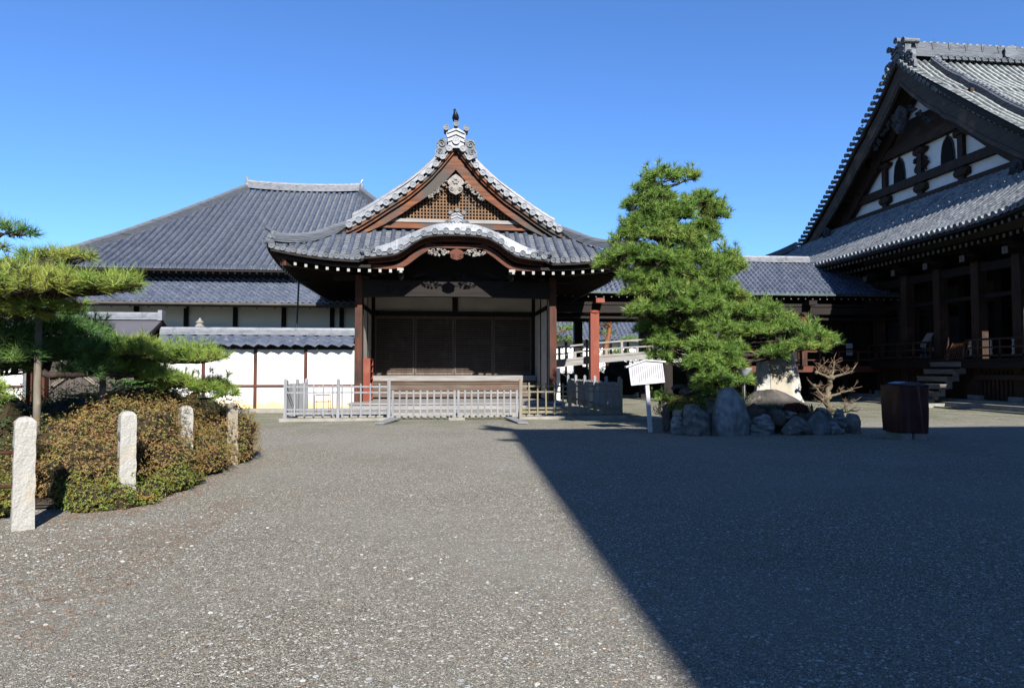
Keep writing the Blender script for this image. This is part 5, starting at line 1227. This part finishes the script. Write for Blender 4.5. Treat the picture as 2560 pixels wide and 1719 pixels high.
rock('pale rounded stone at the left front corner of the rockery', (5.88,16.25,.22), (.20,.2,.30), 8, ROCK_BLUE, 0, .2)
rock('slim rusty brown slab leaning at the left end of the rockery', (5.70,16.55,.38), (.09,.16,.34), 9, ROCK_RED, .2, .2)
rock('white-streaked stone above the pale rounded stone at the left', (6.0,16.5,.50), (.20,.2,.16), 12, GR_T, 0, .3)
rock('white-veined blue stone just right of the tall upright stone', (7.95,15.85,.14), (.34,.26,.34), 15, ROCK_BLUE, .3, .3)
rock('low blue chip stone at the foot of the tall upright stone on the right', (7.62,16.2,.2), (.16,.16,.30), 17, ROCK_BLUE, .0, .3)
rock('brown stone resting above the dark stone in the middle of the rockery', (8.32,16.15,.38), (.26,.25,.26), 19, ROCK_RED, .0, .25)
rock('dark low stone in the middle front of the rockery', (8.70,15.85,.12), (.38,.3,.32), 21, ROCK, .2, .2)
rock('flat pale stone lying on top of the front row below the red plants', (8.75,16.2,.46), (.27,.22,.12), 23, ROCK_BLUE, .0, .2)
rock('round light grey stone with cracks right of the dark front stone', (9.28,15.85,.22), (.29,.26,.36), 25, mat('light_cracked_stone', (.30,.31,.31), (.18,.18,.18), (6,6,6), .85, 0, .8, (16,16,16), bdist=.04), .0, .18)
rock('dark wedge stone right of the round light grey stone', (9.66,15.9,.15), (.24,.24,.30), 27, ROCK_BLUE, .4, .3)
rock('grey stone below the bare tree', (9.65,16.25,.44), (.24,.22,.22), 29, ROCK, .0, .25)
rock('small bluish stone right of the bare tree', (9.98,16.1,.36), (.17,.2,.26), 31, ROCK_BLUE, .0, .25)
rock('dark upright stone at the right end of the rockery', (10.28,16.05,.22), (.20,.2,.34), 33, ROCK, .1, .22)
rock('great brown-grey boulder sloping to the right in front of the inscribed stone', (8.82,16.95,.38), (1.12,.55,.86), 35, ROCK_BROWN, .0, .16, 1.3, box=.8, shape=lambda x,y,z: (x*(1.0-.30*max(0,z)) - .13*max(0,z), y, z*.80))
rock('rusty stone filling the gap between upright stone and great boulder', (7.95,16.5,.42), (.42,.3,.34), 37, ROCK_RED, .0, .25)
rock('shaded grey stone behind the small orange-tipped shrub', (6.9,16.6,.45), (.5,.4,.40), 39, ROCK, .0, .25)
# inscribed stone
ST = mat('inscribed_cream_stone', (.66,.62,.53), (.52,.49,.43), (4,4,4), .8, 0, .5, (22,22,22), k=.75, c3=(.36,.37,.36), c3scale=2.6, c3lo=.56, c3hi=.7, bdist=.02)
stl = thing('inscribed_stone', 'tall cream monument stone with carved flowing script behind the great boulder', 'monument', (9.3, 17.75, .3))
out_ = [(8.62,.3),(8.60,.9),(8.66,1.4),(8.70,1.8),(8.78,2.1),(9.0,2.2),(9.25,2.16),(9.48,2.2),(9.60,2.12),(9.68,1.9),(9.76,1.65),(9.82,1.4),(9.88,1.1),(9.86,.92),(9.98,.65),(10.05,.3)]
m = M(); n0 = len(out_); layers = [(17.62,.93),(17.66,1.0),(17.8,1.02),(17.95,.9)]; vs = []; fs = []
for y, s_ in layers:
    for i, (x, z) in enumerate(out_):
        jx = .02*noise.noise(Vector((x*5,y*6,z*5))); vs.append((9.3+(x-9.3)*s_+jx, y, .3+(z-.3)*s_+jx))
for j in range(3):
    for i in range(n0): i2 = (i+1)%n0; fs.append((j*n0+i, j*n0+i2, (j+1)*n0+i2, (j+1)*n0+i))
fs += [tuple(range(n0-1,-1,-1)), tuple(3*n0+i for i in range(n0))]; m.add(vs, fs); build('slab', m, ST, stl)
m = M(); m.box(8.98, 9.60, 17.60, 17.618, .7, 1.86); build('smoothed_panel', m, mat('smoothed_cream_face', (.70,.62,.47), (.62,.55,.43), (5,5,5), .8, c3=(.56,.45,.30), c3scale=3.0), stl)
INK = mat('incised_dark_line', (.10,.09,.08), rough=.9); rnd = random.Random(9); m = M()
def brush(x, z0, z1, amp):
    z = z0
    while z > z1:
        h = rnd.uniform(.05,.11); pts = [(x+rnd.uniform(-amp,amp), 17.597, z-h*q) for q in (0,.33,.66,1)]; m.tube(pts, [.004,.0065,.005,.003], 5)
        if rnd.random() < .75: w_ = rnd.uniform(.02,.045); m.tube([(x-w_, 17.597, z-h*.4), (x+w_*.3, 17.597, z-h*.4-.012), (x+w_, 17.597, z-h*.35)], [.004,.006,.003], 5)
        z -= h+rnd.uniform(.01,.03)
brush(9.47, 1.80, 1.25, .012); brush(9.36, 1.66, 1.42, .012); brush(9.29, 1.42, 1.22, .014); brush(9.16, 1.62, 1.22, .014)
build('carved_script', m, INK, stl)
# ---- bare little tree
bt = thing('bare_tree', 'small leafless tree with knotted pollarded branches at the right of the rockery', 'tree', (10.3, 17.0, .3)); m = M(); tg = M(); rnd = random.Random(21)
B = lambda x, z, y=17.0: (x, y, z)
limb(m, [B(10.28,.2),B(10.26,.55),B(10.22,.85),B(10.30,1.1),B(10.33,1.36)], .085, .06, 9, 1)
arms = [([B(10.33,1.34),B(10.1,1.42,16.9),B(9.85,1.5,16.85)],.045),([B(10.33,1.36),B(10.28,1.52),B(10.15,1.66,17.1)],.035),([B(10.33,1.36),B(10.45,1.55,17.05),B(10.5,1.75,17.1)],.035),([B(10.33,1.36),B(10.6,1.44,16.9),B(10.85,1.5,16.9)],.04),
        ([B(10.22,.85),B(9.98,.95,16.9),B(9.75,1.16,16.8)],.045),([B(10.26,.85),B(10.55,.95,16.95),B(10.85,1.06,16.9)],.04),([B(10.26,.6),B(10.0,.72,16.8),B(9.9,.8,16.7)],.03),([B(10.26,.35),B(10.55,.5,16.9),B(10.85,.72,16.9)],.03),([B(10.3,.5),B(10.5,.45,16.8),B(10.8,.5,16.8)],.025)]
for i, (pts, r) in enumerate(arms):
    o_ = limb(m, pts, r, r*.45, 7, i); e = o_[-1]; m.blob(e, (r*1.1,)*3, i, .4, 2, 2)
    for q in range(4+int(r*200)):
        b0 = rnd.choice(o_[4:]); d = Vector((rnd.uniform(-1,1), rnd.uniform(-.7,.7), rnd.uniform(-.15,1))).normalized()*rnd.uniform(.12,.36); md = b0+d*.5+Vector((rnd.uniform(-.04,.04),0,rnd.uniform(-.02,.05))); tg.tube([b0, md, b0+d], [.011,.008,.003], 5)
        if rnd.random() < .7: d2 = Vector((rnd.uniform(-1,1), rnd.uniform(-.5,.5), rnd.uniform(0,1))).normalized()*.13; tg.tube([md, md+d2], [.006,.003], 4)
m.blob((10.35,17,1.36), (.09,.09,.09), 3, .4, 2, 2); m.blob((10.24,17,.83), (.1,.09,.08), 5, .4, 2, 2)
BARE = mat('pale_smooth_bark', (.30,.235,.15), (.18,.15,.10), (6,6,6), .8, 0, .5, (30,30,30), c3=(.23,.24,.14), c3scale=6.0)
build2('trunk', [(m, BARE), (tg, mat('tan_twigs', (.34,.22,.14), (.24,.16,.10), (9,9,9), .75))], bt, True)
# ---- low plants of the rockery
bush('low_shrub', 'low dark azalea with yellow and orange tips at the left of the rockery', 'shrub', [((6.25,16.75,.62),(.42,.3,.26)),((6.65,16.7,.68),(.35,.3,.28)),((6.15,16.5,.55),(.22,.2,.18))], 3600, .026, AZG, 31, twigs=0,
     mt2=mat('orange_tip_leaves', (.55,.25,.04), (.45,.35,.05), (9,9,9), .5, island=.3), n2=420)
bush('green_shrub', 'dark green foliage under the pine behind the upright stone', 'shrub', [((7.3,17.2,.7),(.8,.5,.4)),((6.4,17.5,.5),(.6,.4,.4))], 4200, .035, DG, 33, twigs=0)
def blades(name, label, cat, cs, n, L, mt, seed):
    rnd = random.Random(seed); m = M()
    for c in cs:
        for i in range(n):
            a = rnd.uniform(0, 2*math.pi); l = L*rnd.uniform(.6,1.15); o_ = Vector((math.cos(a), math.sin(a), 0)); e = Vector((-o_.y, o_.x, 0))*.013; p = Vector(c); q = p+o_*l*.3+Vector((0,0,l*.75)); t_ = p+o_*l*.75+Vector((0,0,l*.85*rnd.uniform(.5,1)))
            m.add([p-e, p+e, q+e, q-e, t_], [(0,1,2,3),(3,2,4)])
    return solo(name, m, mt, label, cat)
blades('strap_leaf_plant', 'green strap-leaved plants growing on the rockery below the boulder', 'plant', [(8.35,16.35,.5),(8.55,16.4,.5),(9.25,16.35,.5),(9.4,16.3,.5),(9.75,16.5,.4),(8.1,16.4,.5)], 16, .26, mat('strap_leaves', (.08,.17,.035), (.14,.24,.06), (8,8,8), .5, island=.3, translucent=.2), 3)
bush('red_leaved_plant', 'small shrub with deep red leaves among the rockery stones', 'plant', [((8.95,16.3,.55),(.3,.2,.17))], 900, .04, mat('crimson_leaves', (.20,.022,.018), (.12,.05,.03), (8,8,8), .5, island=.3, translucent=.15), 35, twigs=0, core=.5)
# ---- little white cup lamp on a stick
t = thing('garden_lamp', 'white cup-shaped garden lamp on a thin stick in front of the pine', 'lamp', (7.72, 16.5, .3)); m = M(); m.tube([(7.72,16.5,.3),(7.72,16.5,1.36)], .014, 6); build('stem', m, GREYZ, t)
m = M(); m.tube([(7.72,16.5,1.38),(7.72,16.5,1.43),(7.72,16.5,1.50),(7.72,16.5,1.58),(7.72,16.5,1.59)], [.03,.08,.13,.18,.185], 18)
m.tube([(7.72,16.5,1.595),(7.72,16.5,1.61)], [.19,.19], 18); build('cup', m, mat('milky_plastic', (.62,.64,.66), (.55,.57,.6), (6,6,6), .35), t, True)
# ------------------------------------------------------------------ notice sign
sg_ = thing('notice_sign', 'white roofed wooden notice board on a leaning white post in front of the pine', 'sign', (5.36, 16.75, 0))
WP = mat('white_painted_wood', (.80,.79,.80), (.72,.71,.73), (3,3,3), .55, 0, .05, k=.62)
m = M(); m.bar((5.365,16.80,0), (5.275,16.80,1.35), .095, .075, (0,1,0)); build('post', m, WP, sg_)
ez = Vector((-.085,0,.996)); ex = Vector((.996,0,.085)); o_ = Vector((4.855,16.72,1.175))
m = M(); m.prism([(0,0),(.88,0),(.86,.50),(.44,.58),(-.02,.47)], o_, ex, ez, (0,.035,0)); build('board', m, WP, sg_)
m = M(); a = o_+ex*-.10+ez*.47; b = o_+ex*.42+ez*.605; c = o_+ex*.94+ez*.52; d = Vector((0,.03,0))
m.bar(a+d, b+d, .14, .035, (0,0,1)); m.bar(b+d, c+d, .14, .035, (0,0,1)); build('roof_strip', m, WP, sg_)
m = M(); rnd = random.Random(4)
for k in range(15):
    x = .06+.055*k; z = .46; zl = rnd.uniform(.05,.16)
    while z > zl:
        h = .016; p = o_+ex*x+ez*z+Vector((0,-.002,0)); m.bar(p, p+ez*(-h), .019, .002, (0,1,0))
        if rnd.random() < .6: m.bar(p+ex*-.008+ez*(-.008), p+ex*.008+ez*(-.008), .002, .004, (0,1,0))
        z -= h+.007
build('lettering', m, mat('faded_lettering', (.10,.09,.12), rough=.7, k=1), sg_)
# ------------------------------------------------------------------ maroon covered stand
cb = thing('covered_stand', 'stand wrapped in a maroon cloth cover with a pale label on top', 'covered stand', (10.77, 14.75, 0))
m = M(); nx = 40; nz = 22; vs = []; fs = []
per = []
X0, X1, Y0, Y1 = 10.42, 11.12, 14.4, 15.10
def perim(t):
    t = t % 4; k = int(t); f = t-k
    return [(X0+(X1-X0)*f, Y0), (X1, Y0+(Y1-Y0)*f), (X1-(X1-X0)*f, Y1), (X0, Y1-(Y1-Y0)*f)][k]
NP = 120
for j in range(nz+1):
    q = j/nz; z = 1.22-1.07*q
    for i in range(NP):
        t = 4*i/NP; x, y = perim(t); cx_, cy_ = (X0+X1)/2, (Y0+Y1)/2
        fold = .022*math.sin(t*9+2*math.sin(t*3))*q**.7 + .075*math.exp(-((t-.55-.22*q)*13)**2)*(q**.3) - .05*math.exp(-((t-.72-.1*q)*12)**2) + .05*math.exp(-((t-.93)*16)**2)*q + .04*math.exp(-((t-.22)*14)**2)*q + .02*noise.noise(Vector((x*4,y*4,z*3)))
        s_ = 1 - .07*q + fold*1.1; vs.append((cx_+(x-cx_)*s_, cy_+(y-cy_)*s_, z+.02*math.sin(t*5)*q + (.0 if j else .0)))
for j in range(nz):
    for i in range(NP): i2 = (i+1)%NP; fs.append((j*NP+i, j*NP+i2, (j+1)*NP+i2, (j+1)*NP+i))
tp = len(vs)
for s_, dz in ((.975,.02),(.6,.075),(.2,.09)):
    for i in range(NP):
        x, y = perim(4*i/NP); vs.append((10.77+(x-10.77)*s_, 14.75+(y-14.75)*s_+.08*(1-s_), 1.20+dz*(.5+.9*(x-X0))+.008*noise.noise(Vector((x*3,y*3,s_)))))
for i in range(NP):
    i2 = (i+1)%NP; fs.append((i, i2, tp+i2, tp+i)); fs.append((tp+i, tp+i2, tp+NP+i2, tp+NP+i)); fs.append((tp+NP+i, tp+NP+i2, tp+2*NP+i2, tp+2*NP+i))
fs.append(tuple(tp+2*NP+i for i in range(NP))); m.add(vs, fs)
build('cloth_cover', m, mat('maroon_vinyl', (.13,.040,.034), (.08,.024,.02), (3,3,3), .5, 0, .25, (5,5,9), bdist=.03), cb, True)
m = M(); m.add([(10.44,14.9,1.262),(10.46,14.5,1.262),(10.66,14.52,1.300),(10.64,14.88,1.300)], [(0,1,2,3)]); build('label', m, mat('pale_blue_label', (.55,.60,.70), (.50,.55,.66), (3,3,3), .5), cb)
m = M(); m.box(10.47, 10.72, 14.45, 15.02, -.02, .14); build('base_block', m, STONE, cb)
m = M(); m.box(10.78, 11.06, 14.43, 15.02, -.02, .13); build('base_block', m, STONE, cb)
# ------------------------------------------------------------------ far garden seen under the corridor
fg = thing('garden_hall', 'distant white-walled hall with a blue tiled roof glimpsed under the corridor', 'building', (14, 62, 0))
m = M(); m.box(2, 30, 62, 62.3, 0, 4.4); build('wall', m, PLASTER, fg)
m = M(); wave_tiles(m, lambda u, s: (u, 60.8+s, 4.3+.6*s), 1, 31, lambda u: (0, 6), .4, .4, .06, .05); build('roof', m, TILE, fg)
m = M()
for k in range(15): m.box(2+1.95*k, 2.2+1.95*k, 61.9, 62, 0, 4.2)
m.box(2, 30, 61.9, 61.99, 1.0, 1.15); build('wall_posts', m, DARKZ, fg)
OB = mat('orange_pine_bark', (.42,.16,.06), (.26,.11,.05), (9,9,4), .9, 0, .6)
for (x, y, H_, lb, sd) in ((7.6,47,6.0,'bushy green pine seen under the corridor left of the red post',41),(11.9,47,6.6,'pine with a glowing orange trunk seen under the corridor right of the red post',42),(15.8,50,6.2,'far pine seen under the corridor behind the bridge rail',43)):
    t = thing('garden_pine', lb, 'tree', (x, y, 0), 'pines in the garden behind the corridor'); rnd = random.Random(sd); tr = M(); cr = M(); tw = M()
    limb(tr, [(x,y,0),(x+.15,y,1.6),(x-.1,y,3.0),(x+.2,y,4.4),(x,y,H_)], .32, .08, 8, sd)
    for i in range(13):
        z = rnd.uniform(2.4, H_+.2); a = rnd.uniform(0, 6.28); rr_ = rnd.uniform(.4,2.0); c = (x+rr_*math.cos(a), y+rr_*math.sin(a)*.7, z); limb(tr, [(x,y,z-.4),(x+(c[0]-x)*.5,y+(c[1]-y)*.5,z-.2),c], .08, .03, 5, i)
        pad(cr, tw, rnd, c, (.95,.8,.32), 20, .26, .014, 15)
    build('trunk', tr, OB, t, True); build('crown', cr, NEED, t)
bush('garden_bush', 'clipped dark bush under the arched bridge', 'shrub', [((7.2,41,.6),(1.3,.8,.9)),((9.2,41.5,.6),(1.4,.8,1.2)),((11.2,41,.9),(1.3,.8,1.4)),((13.2,41.5,1.0),(1.4,.8,1.5)),((15.4,41,.9),(1.4,.8,1.4))], 11000, .07, DG, 45, twigs=0)
# ------------------------------------------------------------------ loose things on the gravel
rnd = random.Random(77); m = M()
vs1, fs1 = ICO[1]
def yard(x, y): return not (x < -2.6 and y > 7.6) and y < 21
for i in range(5200):
    y = 2.0+abs(rnd.gauss(0, 1))*4.6; x = rnd.uniform(-1, 1)*(1.2+y*.85)+y*.11
    if rnd.random() < .3: x = -2.6-rnd.random()*2.4+rnd.gauss(0,.3); y = 5+rnd.random()*3.2
    if not yard(x, y): continue
    s_ = rnd.choice([.004,.005,.006,.007,.009,.012])*rnd.uniform(.7,1.2); rr = (s_*rnd.uniform(.8,1.6), s_*rnd.uniform(.8,1.3), s_*.55); o_ = rnd.uniform(0,50)
    m.add([(x+p[0]*rr[0]*(1+.35*noise.noise(Vector(p)*1.5+Vector((o_,0,0)))), y+p[1]*rr[1], gz(x,y)+.003+p[2]*rr[2]) for p in vs1], fs1)
structure('loose_pebbles', m, mat('pebbles', (.66,.64,.60), (.40,.38,.34), (.9,.9,.9), .8, island=.45), 'stuff')
m = M()
for i in range(3200):
    if rnd.random() < .62: x = -2.2-abs(rnd.gauss(0,1.1)); y = rnd.uniform(4.2, 8.8)+(x+2.2)*-.1
    else: x = rnd.uniform(-5, 4); y = 2.3+rnd.random()**1.4*10
    if not yard(x, y): continue
    z = gz(x,y)+.006
    if rnd.random() < .25: cx_, cy_ = x, y
    a = rnd.gauss(0,.6); l = rnd.uniform(.025,.06); d = Vector((math.cos(a), math.sin(a), 0)); e = Vector((-d.y, d.x, 0))*.0019; p = Vector((x,y,z))
    b_ = Vector((0,0,rnd.uniform(0,.012)))
    m.add([p-d*l-e, p-d*l+e, p+e+b_, p-e+b_, p+d*l], [(0,1,2,3),(3,2,4)])
edge_pts = [(-4.1,7.95),(-3.75,8.0),(-3.4,8.35),(-3.2,8.9),(-3.15,9.6),(-3.2,10.3),(-3.1,11.2),(-3.15,12.4)]
for i in range(2200):      # leaf litter gathered where the shrubs meet the gravel
    k = rnd.randrange(len(edge_pts)-1); q = rnd.random(); a_, b_ = edge_pts[k], edge_pts[k+1]
    x = a_[0]+(b_[0]-a_[0])*q+rnd.gauss(.02,.16); y = a_[1]+(b_[1]-a_[1])*q+rnd.gauss(-.08,.16)
    z = gz(x,y)+.006; a = rnd.uniform(0,6.28); l = rnd.uniform(.006,.014); d = Vector((math.cos(a),math.sin(a),rnd.uniform(-.2,.3)))*l; e = Vector((-d.y,d.x,0))*.5; p = Vector((x,y,z))
    m.add([p-d, p+e, p+d, p-e], [(0,1,2,3)])
structure('fallen_needles', m, mat('dry_needles', (.62,.26,.10), (.45,.24,.12), (5,5,5), .7, island=.35), 'stuff')
